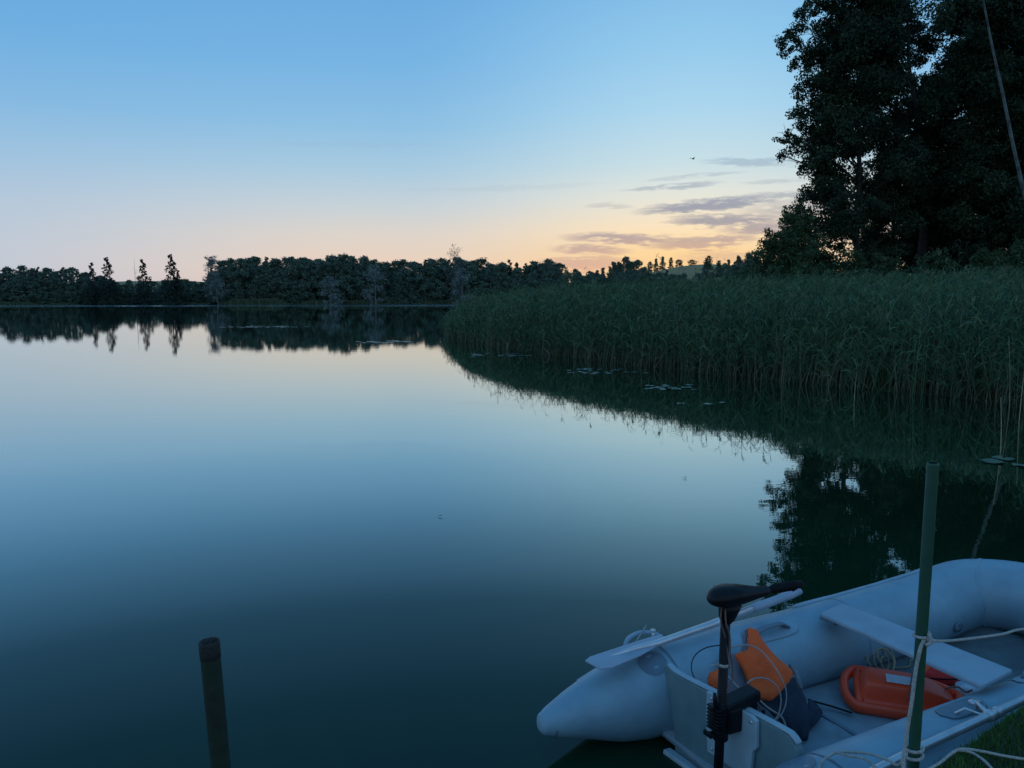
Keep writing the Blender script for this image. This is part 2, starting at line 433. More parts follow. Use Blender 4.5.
# ------------------------------------------------------------------ vegetation tools
def leaf_quads(centers, size, jitter=.35, flat=0.0, aspect=.6):
    """one randomly turned diamond leaf per centre"""
    n = len(centers)
    a = rng.normal(size=(n, 3)); a[:, 2] *= (1-flat); a /= np.linalg.norm(a, axis=1)[:, None]+1e-9
    q = rng.normal(size=(n, 3)); bvec = np.cross(a, q); bvec /= np.linalg.norm(bvec, axis=1)[:, None]+1e-9
    s = size*(1+jitter*rng.uniform(-1, 1, n))[:, None]
    A = a*s*.5; B = bvec*s*.5*aspect
    v = np.stack([centers-A, centers+B, centers+A, centers-B], 1).reshape(-1, 3)
    f = np.arange(4*n).reshape(n, 4)
    return v, f
def clump_points(c, r, n, flat=.75):
    d = rng.normal(size=(n, 3)); d /= np.linalg.norm(d, axis=1)[:, None]
    rad = rng.uniform(0, 1, n)**.45
    p = d*(rad*r)[:, None]; p[:, 2] *= flat
    return p+np.array(c)
def make_tree(name, height, trunk_r, clumps, leaf, per_m3, leafmat, barkmat, label, cat='tree', group=None, lean=(0, 0), base=(0, 0, 0), crown_name='crown', nlimb=40, twigs=True, trunk_top=.9, minleaf=60, spread=(.3, .7)):
    root = empty(name, base, 0, label, cat, group)
    H = height
    tp = [Vector((lean[0]*(k/7)**1.3 + rnd.uniform(-.01, .01)*H*(k > 0), lean[1]*(k/7)**1.3 + rnd.uniform(-.01, .01)*H*(k > 0), H*trunk_top*k/7 - (.4 if k == 0 else 0))) for k in range(8)]
    sp = spline(tp, 3)
    tb = MB(); tb.tube(sp, [trunk_r*(1.35 if i == 0 else 1)*(1-.88*i/(len(sp)-1)) for i in range(len(sp))], 8)
    for (c, r) in clumps[:nlimb]:
        c = Vector(c)
        zt = max(.12*H, c.z - .45*math.hypot(c.x, c.y) - r*.3)
        i = min(range(len(sp)), key=lambda i: abs(sp[i].z-zt))
        s0 = sp[i]
        midp = s0.lerp(c, .5) + Vector((rnd.uniform(-.3, .3), rnd.uniform(-.3, .3), (c-s0).length*.08))
        q = spline([s0, midp, c], 4)
        r0 = trunk_r*(1-.85*i/(len(sp)-1))*.45
        tb.tube(q, [r0*(1-.85*k/(len(q)-1)) for k in range(len(q))], 5, cap=False)
        if twigs:
            for _ in range(5):
                e = c+Vector((rnd.gauss(0, 1), rnd.gauss(0, 1), rnd.gauss(0, .7))).normalized()*r*rnd.uniform(.6, 1.05)
                s1 = q[rnd.randint(3, len(q)-1)]
                tb.tube([s1, s1.lerp(e, .5)+Vector((0, 0, .1*r)), e], [r0*.3, r0*.18, r0*.05], 4, cap=False)
    tb.build('trunk', barkmat, root, sm=True)
    pts = []; tn = []
    for (c, r) in clumps:
        n = int(max(minleaf, per_m3*r**2.4))
        # sub-clumps give the crown its uneven, twiggy outline
        k = max(3, int(6*r))
        sub = clump_points(c, r*.82, k)
        for sc_ in sub:
            pts.append(clump_points(sc_, r*rng.uniform(*spread), n//k)); tn.append(np.clip(rng.normal(.45, .2)+rng.normal(0, .12, n//k), 0, 1))
    pts = np.concatenate(pts); tn = np.concatenate(tn)
    v, f = leaf_quads(pts, leaf)
    mesh_np(crown_name, v, f, leafmat, root, attr=np.repeat(tn, 4))
    return root
def round_clumps(H, rad, z0, n, rc, shape=0):
    """clumps filling an egg shaped crown"""
    out = []
    while len(out) < n:
        z = rnd.uniform(z0, H)
        u = (z-z0)/(H-z0)
        w = rad*(math.sin(PI*min(1, u*.92+.12))**.6)
        if shape == 1: w = rad*(1.05-u)**.7*(.85+.3*math.sin(7*u+n))
        elif shape == 2: w = rad*(.55+.5*math.sin(PI*u*.8))*(1-u**6)*(.8+.35*math.sin(9*u+n))
        a = rnd.uniform(0, 2*PI); q = w*math.sqrt(rnd.uniform(.1, 1))
        out.append(((q*math.cos(a), q*math.sin(a), min(z, H-rc*.6)), rc*rnd.uniform(.65, 1.25)))
    return out

# ------------------------------------------------------------------ far shore wood
FAR_G = 'leafy trees of the wood along the far shore'
protos = []
for k in range(12):
    H = rnd.uniform(12.5, 14.5)
    tr = make_tree('broadleaf_tree', H, .3, round_clumps(H, rnd.uniform(3.8, 5), .3, 118+k, rnd.uniform(.85, 1.15), shape=k % 3), .42, 56, M['leaf_far_haze'], M['bark'], '', nlimb=8, twigs=False)
    protos.append((tr, H))
con = []
for k in range(3):
    H = 14
    cl_ = []
    for z in np.arange(1.0, H, .45):
        w = (1-z/H)**.8*3.3*(1+.25*math.sin(z*1.3+k*2))*rnd.uniform(.6, 1.25)+.2
        for j in range(3):
            a = rnd.uniform(0, 6.28); cl_.append(((w*.6*math.cos(a), w*.6*math.sin(a), z), max(.40, w*.5)))
    con.append((make_tree('conifer_tree', H, .2, cl_, .42, 40, M['leaf_conifer'], M['bark'], '', nlimb=0, twigs=False, trunk_top=.99, minleaf=26), H))
used = set()
def put(proto, loc, H, label, group, cat='tree', wide=1.0):
    o0, h0 = proto
    if o0.name not in used: used.add(o0.name); o = o0
    else: o = copy_tree(o0)
    s = H/h0
    o.location = loc; o.rotation_euler = (0, 0, rnd.uniform(0, 6.28)); o.scale = (s*wide, s*wide, s)
    o['label'] = label; o['category'] = cat
    if group: o['group'] = group
    elif 'group' in o: del o['group']
    return o
def gz(x, y): return float(ground_z(np.array([x]), np.array([y]))[0])
def far_top(px):
    xs = [-140, 0, 20, 50, 62, 85, 100, 112, 135, 150, 180, 205, 222, 235, 250, 280, 300, 330, 345, 375, 400, 420, 450, 480, 500, 520, 545, 570, 600, 640]
    ys = [262, 275, 266, 268, 263, 271, 271, 280, 280, 281, 281, 279, 262, 258, 257, 258, 259, 256, 253, 257, 262, 259, 258, 259, 262, 260, 263, 270, 272, 272]
    return float(np.interp(px, xs, ys))
def shore_y(x):
    return float(np.interp(x, [-300, -200, -150, -100, -55, -25, 8, 36, 80], [190, 240, 246, 254, 262, 290, 282, 262, 262]))
x = -215.0
row = 0
while x < 36:
    ys_ = shore_y(x)+rnd.uniform(3, 7)
    px = 512+FPX*x/ys_
    H = CAM_H+(298-far_top(px)-rnd.uniform(-4, 9))/FPX*ys_*.985 - gz(x, ys_)
    H *= .93
    put(protos[rnd.randrange(12)], (x, ys_, gz(x, ys_)-.2), max(H, 4), 'dark leafy tree in the front row of the far shore wood', FAR_G, wide=rnd.uniform(.9, 1.25)*max(1, 11/max(H, 5)))
    x += rnd.uniform(4.2, 6.6)
x = -225.0
while x < 60:
    ys_ = shore_y(x)+rnd.uniform(13, 20)
    px = 512+FPX*x/ys_
    H = CAM_H+(298-far_top(px)-rnd.uniform(-2.5, 2.5))/FPX*ys_*.985 - gz(x, ys_)
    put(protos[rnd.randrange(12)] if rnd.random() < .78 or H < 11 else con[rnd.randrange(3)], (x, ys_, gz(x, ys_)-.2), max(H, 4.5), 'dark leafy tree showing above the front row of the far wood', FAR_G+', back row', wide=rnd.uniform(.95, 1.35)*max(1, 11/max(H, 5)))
    x += rnd.uniform(2.5, 4.2)
x = -215.0
while x < 36:
    ys_ = shore_y(x)+rnd.uniform(1.5, 4)
    put(protos[rnd.randrange(12)], (x, ys_, gz(x, ys_)-.3), rnd.uniform(4, 8), 'low rounded bush at the foot of the far shore wood', 'bushes at the foot of the far wood', cat='bush', wide=rnd.uniform(1.1, 1.6))
    x += rnd.uniform(3.2, 6)
x = -222.0
while x < 50:
    ys_ = shore_y(x)+rnd.uniform(20, 26)
    px = 512+FPX*x/ys_
    H = (CAM_H+(298-far_top(px)-4)/FPX*ys_*.985 - gz(x, ys_))*.92
    put(protos[rnd.randrange(12)], (x, ys_, gz(x, ys_)-.2), max(H, 4.5), 'low broad tree closing the gaps at the back of the far wood', 'low trees at the back of the far wood', wide=rnd.uniform(1.5, 1.9))
    x += rnd.uniform(5, 7.5)
# the tall thin trees that stand up out of it
for (px, py, kind, lab) in [(106, 257, 0, 'thin conifer, first of the spiky trees above the far wood'), (91, 262, 1, 'short feathery conifer next to the first tall spiky tree'),
                            (142, 259, 2, 'slim dark conifer with a bare twig beside it on far shore'), (170, 254, 0, 'tallest slim conifer on the far shore in the low gap'),
                            (178, 270, 1, 'stubby conifer leaning on the tallest slim conifer')]:
    d = 247; p = deep(px, py, d); b0 = gz(p.x, d)
    put(con[kind], (p.x, d, b0-.2), p.z-b0+.2, lab, None, wide=.95)

def bare_tree(name, base, H, spread, label, leafy=None, lean=0.0, nb=26, r0=.16, mt='bark_bare', leafn=6, leafs=.35):
    root = empty(name, base, 0, label, 'tree')
    tb = MB(); sp = spline([(0, 0, -.3), (lean*.3, 0, H*.35), (lean*.7, 0, H*.7), (lean, 0, H)], 6)
    tb.tube(sp, [r0*(1-.85*i/(len(sp)-1)) for i in range(len(sp))], 6)
    ends = []
    for k in range(nb):
        i = int(rnd.uniform(.22, .97)*(len(sp)-1)); s0 = sp[i]
        u = i/(len(sp)-1)
        L = spread*(1.15-u)*rnd.uniform(.6, 1.1)+.6
        a = rnd.uniform(0, 6.28)
        e = s0+Vector((math.cos(a)*L, math.sin(a)*L, L*rnd.uniform(.5, 1.3)))
        m_ = s0.lerp(e, .5)+Vector((0, 0, -.1*L))
        q = spline([s0, m_, e], 3)
        tb.tube(q, [r0*.5*(1-u*.6)*(1-.8*j/(len(q)-1)) for j in range(len(q))], 4, cap=False)
        for _ in range(5):
            s1 = q[rnd.randint(2, len(q)-1)]
            e1 = s1+Vector((rnd.gauss(0, 1), rnd.gauss(0, 1), abs(rnd.gauss(0, 1)))).normalized()*L*.4
            tb.tube([s1, e1], [r0*.16, r0*.06], 3, cap=False); ends.append(e1)
    tb.build('trunk', M[mt], root, sm=True)
    if leafy:
        pts = np.concatenate([clump_points(tuple(e), .8, leafn) for e in ends])
        v, f = leaf_quads(pts, leafs); mesh_np('crown', v, f, M[leafy], root, attr=np.repeat(rng.uniform(0, 1, len(pts)), 4))
    return root
def far_bare(name, px, py, d, spread, label, **k):
    p = deep(px, py, d); b0 = gz(p.x, d); return bare_tree(name, (p.x, d, b0), p.z-b0, spread, label, **k)
far_bare('willow_tree', 217, 259, 247.5, 3.2, 'pale sparse grey willow leaning at the end of the low gap', leafy='leaf_pale', lean=-2.2, nb=44, leafn=16)
far_bare('bare_tree', 134, 258, 246, 1.0, 'leafless stick of a dead tree on the far shore', nb=5, r0=.11)
far_bare('bare_tree', 455, 248, 266, 5.0, 'broad half bare tree with a fan of twigs above the wood', leafy='leaf_pale', nb=46, leafn=2)
for (px, py, d, lab) in [(375, 262, 254, 'pale greyish willow in the middle of the far wood'), (462, 268, 262, 'big pale willow below the half bare fan of twigs'),
                         (330, 276, 250, 'low pale willow bush at the water edge of the far wood')]:
    p = deep(px, py, d); b0 = gz(p.x, d)
    H = p.z-b0
    make_tree('willow_tree', H, .3, round_clumps(H, 4.2, .8, 26, 1.5), .5, 30, M['leaf_pale'], M['bark_bare'], lab, base=(p.x, d, b0), nlimb=8, twigs=False)

# far shore reed fringe
def blades(name, P_, H, W, m, tint, lean=.25):
    n = len(P_)
    a = rng.uniform(0, 2*PI, n); dx = np.cos(a); dy = np.sin(a)
    top = P_+np.stack([dx*H*lean*rng.uniform(0, 1, n), dy*H*lean*rng.uniform(0, 1, n), H], -1)
    w = np.stack([-dy*W, dx*W, np.zeros(n)], -1)
    v = np.stack([P_-w, P_+w, top+w*.25, top-w*.25], 1).reshape(-1, 3)
    return mesh_np(name, v, np.arange(4*n).reshape(n, 4), m, attr=np.repeat(tint, 4))
segs = [(-168, -150, 1.0), (-150, -138, .6), (-96, -74, 1.9), (-72, -38, 1.5), (-120, -100, .8), (-36, -14, 1.4)]
Ps = []; Hs = []
for x0, x1, hh in segs:
    n = 2600
    X = rng.uniform(x0, x1, n); Y = np.array([shore_y(q) for q in X])+rng.uniform(-1.5, 1.5, n)
    Ps.append(np.stack([X, Y, np.full(n, -.05)], -1)); Hs.append(hh*rng.uniform(.6, 1.15, n)*np.clip(np.minimum(X-x0, x1-X)/4, .3, 1))
Ps = np.concatenate(Ps); Hs = np.concatenate(Hs)
o = blades('shore_reeds', Ps, Hs, .10, M['reed_far'], rng.uniform(0, 1, len(Ps)))
tag(o, 'pale low reed fringe along the foot of the far wood', 'reeds', kind='stuff')

# trees on the skyline between the wood and the bushes
HG = 'small trees on the skyline beyond the reeds'
for (px, py, d, H) in [(560, 262, 330, 9), (548, 258, 330, 10), (575, 268, 340, 8), (590, 270, 350, 7), (603, 267, 350, 9), (614, 261, 340, 11), (626, 256, 335, 12), (637, 259, 335, 10), (645, 266, 330, 7),
                       (590, 273, 300, 6), (612, 270, 290, 7), (632, 271, 290, 6), (560, 268, 290, 8), (575, 272, 280, 6), (600, 274, 270, 6), (622, 274, 260, 6), (545, 266, 300, 6), (530, 264, 310, 6),
                       (656, 258, 455, 8), (663, 256, 455, 9), (671, 257, 455, 8), (679, 259, 455, 6), (650, 261, 450, 5), (692, 259, 450, 7), (709, 255, 420, 9), (719, 260, 400, 7), (729, 259, 380, 8), (739, 255, 350, 10), (748, 252, 330, 12),
                       (660, 271, 250, 3), (672, 273, 250, 3), (684, 272, 255, 3), (697, 272, 250, 3), (705, 268, 270, 3), (648, 270, 250, 3), (712, 271, 290, 6), (726, 270, 280, 6), (742, 268, 270, 7), (760, 262, 260, 8), (780, 260, 260, 10), (800, 258, 280, 9), (820, 256, 290, 10)]:
  for q_ in range(3):
    if q_: px += rnd.uniform(-7, 7); py += rnd.uniform(1.0, 3.5)
    if q_ and (d > 440 or 646 < px < 706): continue
    p = deep(px, py, d); b0 = gz(p.x, d); H = max(3, p.z-b0)
    put(protos[rnd.randrange(12)], (p.x, d, b0-.3), H, 'small dark tree or bush on the skyline beyond the reeds', HG, wide=rnd.uniform(.8, 1.2)*max(.8, 9/H))

# ------------------------------------------------------------------ the tall wood behind the reeds
def crown_from(px_list, d, base):
    out = []
    for (px, py, r, dd) in px_list:
        p = deep(px, py, d+dd); out.append(((p.x-base[0], p.y-base[1], p.z-base[2]), r))
    return out
def tall_tree(px, d, H, rad, z0, n, rc, label, leanpx=0, extra=(), mat='leaf_near', per=360, name='alder_tree', bark='bark', tr=.32, leaf=.20):
    p = deep(px, 262, d); b0 = gz(p.x, d)
    base = (p.x, d, b0)
    lean = leanpx/FPX*d
    cl_ = []
    for (c, r) in round_clumps(H, rad, z0, n, rc):
        cl_.append(((c[0]+lean*(c[2]/H)**1.3, c[1], c[2]), r))
    cl_ = crown_from(extra, d, base)+cl_
    return make_tree(name, H, tr, cl_, leaf, per, M[mat], M[bark], label, lean=(lean, 0), base=base, nlimb=46, spread=(.28, .58))
LEFT = [(783, 40, .9, 0), (790, 48, 1.0, 1), (800, 30, 1.3, 0), (806, 12, 1.3, 0), (822, 2, 1.5, 1), (812, 55, 1.5, 0), (800, 66, 1.0, 0), (818, 80, 1.5, -1), (806, 92, 1.1, 0), (826, 104, 1.6, 1),
        (800, 118, 1.1, 0), (786, 135, .95, 0), (779, 140, .6, 0), (796, 146, 1.2, 0), (783, 156, .7, 0), (812, 132, 1.5, 1), (818, 158, 1.5, 0), (806, 172, 1.1, 0), (826, 182, 1.5, 0), (812, 196, 1.1, 0), (836, 202, 1.5, 1),
        (840, 150, 1.7, 2), (844, 120, 1.6, 2), (838, 84, 1.7, 2), (842, 50, 1.7, 1), (838, 20, 1.8, 2), (836, -12, 1.8, 1), (820, -30, 1.8, 0), (852, 222, 1.5, 0), (836, 228, 1.3, 1), (856, 180, 1.6, 1), (860, 100, 1.5, 2), (864, 60, 1.7, 0), (862, 25, 1.7, 0)]
tall_tree(858, 60, 26, 4.2, 1.6, 100, 1.7, 'tall dark tree with ragged branches reaching farthest over the sky', leanpx=-14, extra=LEFT)
tall_tree(925, 62, 29, 5.0, 8.5, 66, 1.6, 'tall tree with a leaning dark trunk seen through gaps in its leaves', leanpx=-36, tr=.42)
tall_tree(893, 68, 26, 3.8, 3.0, 50, 1.6, 'slender tree close behind the leaning dark trunk', leanpx=-4, tr=.24)
tall_tree(958, 66, 28, 5.2, 2.0, 100, 1.8, 'dense tall tree just right of the leaning trunk', leanpx=8, tr=.34)
tall_tree(995, 60, 27, 5.2, 1.0, 140, 1.8, 'dense tall tree behind the pale leaning birch', leanpx=-5)
tall_tree(1040, 58, 28, 5.4, .8, 140, 1.8, 'dense tall tree filling the edge of the wood by the frame', leanpx=4)
tall_tree(1085, 62, 27, 5.2, 1.2, 90, 1.8, 'dense tree beyond the edge of the picture in the wood', leanpx=0)
tall_tree(1010, 74, 25, 6, .5, 110, 2.2, 'dark filler tree deep in the wood', leanpx=0, per=150)
tall_tree(925, 78, 9, 6, .3, 22, 1.8, 'low dark tree deep in the wood behind the leaning trunk', leanpx=0, per=150)
tall_tree(975, 80, 16, 6, .3, 50, 2.0, 'middle sized dark tree deep in the wood', leanpx=0, per=150)
# birch
p = deep(1034, 262, 44); b0 = gz(p.x, 44); q = deep(986, 28, 44)
root = empty('birch_tree', (p.x, 44, b0), 0, 'pale birch trunk leaning in front of the dark wood', 'tree')
pts_ = [Vector((0, 0, -.3))]+[deep(a_, b_, 44)-Vector((p.x, 44, b0)) for a_, b_ in ((1030, 225), (1021, 180), (1012, 140), (1003, 95), (994, 55), (986, 15), (978, -30), (972, -80))]
sp = spline(pts_, 4)
tb = MB(); tb.tube(sp, [.125*(1-.75*i/(len(sp)-1)) for i in range(len(sp))], 8)
tb.build('trunk', M['bark_birch'], root, sm=True)
cl_ = [((pts_[-1].x+rnd.uniform(-1.6, 2.2), rnd.uniform(-1, 1.6), pts_[-1].z+rnd.uniform(-6, 2)), rnd.uniform(.6, 1.1)) for _ in range(30)]
cp = np.concatenate([clump_points(c, r, 420) for c, r in cl_]); v, f = leaf_quads(cp, .16)
mesh_np('crown', v, f, M['leaf_near'], root, attr=np.repeat(rng.uniform(0, 1, len(cp)), 4))

def bush(px, py, d, rad, label, n=26, rc=.9, mat='leaf_bush', leaf=.15, per=340):
    p = deep(px, py, d); b0 = gz(p.x, d); H = p.z-b0
    cl_ = []
    for _ in range(int(n*2.0)):
        u = rnd.random(); z = .3+u*(H-.8); w = rad*(1-u**1.6)*1.0+.25
        a = rnd.uniform(0, 6.28); qd = w*math.sqrt(rnd.random()); cl_.append(((qd*math.cos(a), qd*math.sin(a), z), rc*rnd.uniform(.6, 1.15)))
    cl_ += [((rnd.uniform(-1, 1)*rad*.95, rnd.uniform(-1, 1)*rad*.6, rnd.uniform(.2, .55)*H), rc) for _ in range(n//2)]
    cl_.append(((0, 0, H-.5), rc*.6))
    return make_tree('bush', H, .12, cl_, leaf, per, M[mat], M['bark'], label, cat='bush', base=(p.x, d, b0), nlimb=14, trunk_top=.8, spread=(.3, .6))
bush(798, 200, 55, 3.2, 'tall bush under the overhanging tree beside the bright sky', n=56, rc=1.1)
bush(772, 228, 54, 2.4, 'lower bush next to the taller one at the edge of the wood', n=26)
bush(757, 246, 56, 1.4, 'smallest bush at the open end of the wood', n=12, rc=.7)
bush(812, 238, 52, 2.0, 'rounded bush in front of the tall bush', n=20, rc=.8)
bush(855, 246, 52, 1.6, 'low scrub bush below the ragged overhanging tree', n=12, rc=.8)
bush(880, 250, 52, 2.4, 'low scrub bush left of the leaning trunk', n=14, rc=.8)
bush(935, 250, 50, 3.0, 'wide scrub bush right of the foot of the leaning trunk', n=26)
bush(985, 249, 48, 3.2, 'wide scrub bush in the dark below the birch', n=32)
bush(1030, 240, 42, 3.0, 'high scrub bush behind the reeds at the frame edge', n=34)

# ------------------------------------------------------------------ reed bed
SH = [(14.5, 11.6), (11.8, 12.5), (10.6, 14.2), (9.9, 16.6), (8.4, 18.6), (6.7, 20.6), (5.4, 22.4), (4.0, 25), (1.8, 29), (-1.0, 35), (-3.2, 42), (-4.0, 47), (-3.4, 55), (2, 66)]
X = []; Y = []; W_ = []
ntry = 260000
cx = rng.uniform(-5, 40, ntry); cy = rng.uniform(11, 64, ntry)
s = lake_sdf(cx, cy)
inside = (s > -.35) & (cx < cy*.74+3) & (s < 26)
dist = np.hypot(cx, cy)
prob = np.where(s < 2.2, 1.0, np.where(s < 7, .50, .22))*np.clip(24/dist, .35, 1.0)
prob *= np.where(s < 0, .35, 1)
keep = inside & (rng.uniform(0, 1, ntry) < prob)
cx, cy, s = cx[keep], cy[keep], s[keep]
n = len(cx)
print("reeds", n)
gzv = ground_z(cx, cy)
gzv = np.maximum(gzv, -.3)
# clumpy height variation
ph = np.sin(cx*.9+1.3)*np.cos(cy*.7)+.5*np.sin(cx*2.3+cy*1.7)
Hh = (1.35+(.85+.35*np.clip((np.hypot(cx, cy)-22)/15, 0, 1))*(1-np.exp(-np.clip(s, 0, 99)/3.2))+.10*ph)*rng.normal(1, .09, n)
tall = rng.uniform(0, 1, n) < np.where(s < 1.6, .10, .015)
Hh[tall] *= rng.uniform(1.1, 1.5, tall.sum())
Hh = np.where(s < .4, Hh*rng.uniform(.55, 1.0, n), Hh)
la = rng.normal(0.4, 1.2, n)             # lean direction
lm = np.abs(rng.normal(.10, .09, n))*Hh
lm = np.where(s < .3, lm*2.2, lm)
base = np.stack([cx, cy, gzv], -1)
tipo = np.stack([np.cos(la)*lm, np.sin(la)*lm, Hh], -1)
tip = base+tipo
dist = np.hypot(cx, cy)
wst = .0045+.00016*dist
V = []; Fq = []; T = []
def ribbons(P0, P1, P2, w, tint):
    """two-quad ribbon P0->P1->P2, width w at P0/P1 and a point at P2, turned at random"""
    n = len(P0); d = P2-P0
    side = np.cross(d, rng.normal(size=(n, 3))); side /= np.linalg.norm(side, axis=1)[:, None]+1e-9
    w = w[:, None]*side
    v = np.stack([P0-w*.6, P0+w*.6, P1+w, P1-w, P2+w*.12, P2-w*.12], 1).reshape(-1, 3)
    k = np.arange(n)[:, None]*6
    f = np.concatenate([k+np.array([[0, 1, 2, 3]]), k+np.array([[3, 2, 4, 5]])])
    off = sum(len(a) for a in V)
    V.append(v); Fq.append(f+off); T.append(np.repeat(tint, 6))
deadm = rng.uniform(0, 1, n) < np.where(s < 1.0, .30, .07)
gt = np.clip(rng.normal(.42, .17, n)+.08*ph, 0, .78)
tn = np.where(deadm, rng.uniform(.86, .98, n), gt)
stem_t = np.where(rng.uniform(0, 1, n) < .5, .86, tn)
ribbons(base, base+tipo*.5+np.stack([0*cx, 0*cx, -.0*cx], -1), tip, wst, np.where(s < 1.5, stem_t, tn))
nl = 9
for j in range(nl):
    u = .14+.84*(j+rng.uniform(0, 1, n))/nl
    sel = ~(deadm & (rng.uniform(0, 1, n) < .6))
    if j < 3: sel &= rng.uniform(0, 1, n) < .6
    b0_ = base+tipo*(u[:, None])
    a = rng.normal(.3, 1.3, n)+PI*(j % 2)
    L = rng.uniform(.28, .62, n)*(1.1-.4*u)
    rise = rng.uniform(.7, 1.9, n)
    dirv = np.stack([np.cos(a), np.sin(a), rise], -1); dirv /= np.linalg.norm(dirv, axis=1)[:, None]
    p1 = b0_+dirv*(L*.5)[:, None]
    dir2 = np.stack([np.cos(a), np.sin(a), rise-rng.uniform(.5, 1.9, n)], -1); dir2 /= np.linalg.norm(dir2, axis=1)[:, None]
    p2 = p1+dir2*(L*.55)[:, None]
    ribbons(b0_[sel], p1[sel], p2[sel], (.0048+.00018*dist+.003*rng.uniform(0, 1, n))[sel], np.clip(tn+rng.normal(0, .10, n), 0, .8)[sel] if j > 1 else tn[sel])
# feathery old plumes on some
pm = rng.uniform(0, 1, n) < .05
for _ in range(4):
    q0 = tip[pm]; k_ = len(q0)
    d2 = np.stack([rng.normal(.05, .05, k_), rng.normal(0, .05, k_), rng.uniform(.05, .16, k_)], -1)
    ribbons(q0-np.array([0, 0, .05]), q0+d2*.5, q0+d2, np.full(k_, .014), rng.uniform(.80, .87, k_))
o = mesh_np('reed_bed', np.concatenate(V), np.concatenate(Fq), M['reed'], attr=np.concatenate(T))
tag(o, 'dense bed of dark green reeds running out along the shore', 'reeds', kind='stuff')
# low undergrowth that closes the floor behind and between the reeds
k_ = 30000
ux = rng.uniform(-4, 60, k_); uy = rng.uniform(12, 90, k_); s_ = lake_sdf(ux, uy)
kk = (s_ > .6) & (ux < uy*.8+4) & (s_ < 45)
ux, uy, s_ = ux[kk], uy[kk], s_[kk]
o = blades('undergrowth', np.stack([ux, uy, ground_z(ux, uy)-.05], -1), rng.uniform(.5, 1.3, len(ux))*(1+.3*(s_ > 20)), .05, M['grass'], rng.uniform(0, .8, len(ux)), lean=.6)
tag(o, 'rough dark grass growing behind and between the reeds', 'grass', kind='stuff')

# lone dry stems standing in the water in front of the bed
for (px, py, top, leanx, lab) in [(1001, 452, 396, -.06, 'bent dry reed standing in open water by the lily pads'), (986, 402, 352, .10, 'broken pale reed leaning out at the front of the bed'),
                                  (1010, 408, 340, -.12, 'tall dry reed at the front of the bed near the frame'), (854, 400, 372, .03, 'short dry reed a little out from the bed'), (1019, 420, 352, .05, 'straw coloured reed by the edge of the picture')]:
    p = at(px, py); H = (py-top)/FPX*p.y
    mb = MB(); q = spline([(0, 0, -.15), (leanx*.4, 0, H*.5), (leanx, .0, H)], 5)
    mb.tube(q, [.008*(1-.6*i/(len(q)-1)) for i in range(len(q))], 6)
    r_ = empty('reed', tuple(p), 0, lab, 'reed', None)
    mb.build('stem', M['rope_tan'], r_, sm=True)
    mb = MB()
    for k in range(3):
        z = H*(.45+.2*k); sx = rnd.choice((-1, 1))
        q = spline([(leanx*z/H, 0, z), (leanx*z/H+sx*.12, .02, z+.06), (leanx*z/H+sx*.26, .03, z-.10)], 4)
        mb.tube(q, [.010*(1-.9*abs(i/(len(q)-1)-.3)) for i in range(len(q))], 4, sy=.25)
    mb.build('leaf', M['reed'], r_, sm=True)

# ------------------------------------------------------------------ lily pads
def pad_mesh():
    mb = MB(); n_ = 14; vs_ = [(0, 0, .006)]
    for k in range(n_):
        a = .25+(2*PI-.5)*k/(n_-1); vs_.append((math.cos(a), math.sin(a), .012+.006*math.sin(3*a)))
    fs = [(0, k+1, k+2) for k in range(n_-1)]
    mb.add(vs_, fs); return mb
pad0 = pad_mesh().build('lily_pad', M['lily'], None, sm=True)
pads = []
def padset(px, py, wpx, hpx, n_, size, label, group):
    for k in range(n_):
        u = min(1, abs(rnd.gauss(0, .5)))*rnd.choice((-1, 1)); v_ = min(1, abs(rnd.gauss(0, .5)))*rnd.choice((-1, 1))
        p = at(px+u*wpx, py+v_*hpx)
        if lake_sdf(np.array([p.x]), np.array([p.y]))[0] > -.15: continue
        r_ = size*rnd.uniform(.6, 1.2)
        if any((p.x-a)**2+(p.y-b_)**2 < (.95*(r_+c))**2 for a, b_, c in pads): continue
        pads.append((p.x, p.y, r_))
        o = pad0 if len(pads) == 1 else pad0.copy()
        if len(pads) > 1: C.objects.link(o)
        o.location = (p.x, p.y, .004); o.scale = (r_, r_, 1); o.rotation_euler = (0, 0, rnd.uniform(0, 6.28))
        tag(o, label, 'lily pad', group)
padset(268, 327, 46, 1.0, 42, .30, 'small lily pad in the thin drift far out on the lake', 'lily pads far out on the lake')
padset(385, 342, 34, 1.1, 34, .30, 'lily pad in the pale streak off the reed point', 'lily pads off the reed point')
padset(505, 355, 34, 2.0, 20, .13, 'lily pad in the sparse drift below the reed point', 'lily pads below the reed point')
padset(600, 372, 46, 3.5, 34, .12, 'lily pad floating in the shade of the reeds', 'lily pads in the shade of the reeds')
padset(668, 388, 26, 2.6, 26, .12, 'lily pad in the pale cluster under the middle of the reeds', 'lily pads in the pale cluster')
for px, py, sz, lab in [(681, 404, .12, 'lone lily pad on the dark water below the pale cluster'), (708, 404.5, .12, 'middle one of three lone lily pads in a row'), (722, 403, .10, 'third lone lily pad of the row, nearest the wood reflection'),
                        (1003, 459, .17, 'biggest lily pad of the group near the lone dry reed'), (1013, 462, .15, 'lily pad touching the biggest one by the frame'), (992, 462, .13, 'smaller lily pad beside the biggest one'), (1020, 466, .12, 'lily pad at the picture edge in front of the big one')]:
    padset(px, py, 0.01, .01, 1, sz, lab, None)
# floating leaf
mb = MB(); mb.add([(-.03, 0, .006), (0, .016, .016), (.035, .003, .022), (0, -.016, .014)], [(0, 1, 2, 3)])
o = mb.build('floating_leaf', M['leaf_dry'], None); p = at(440, 517); o.location = p; tag(o, 'single dead leaf floating on the open water', 'leaf')
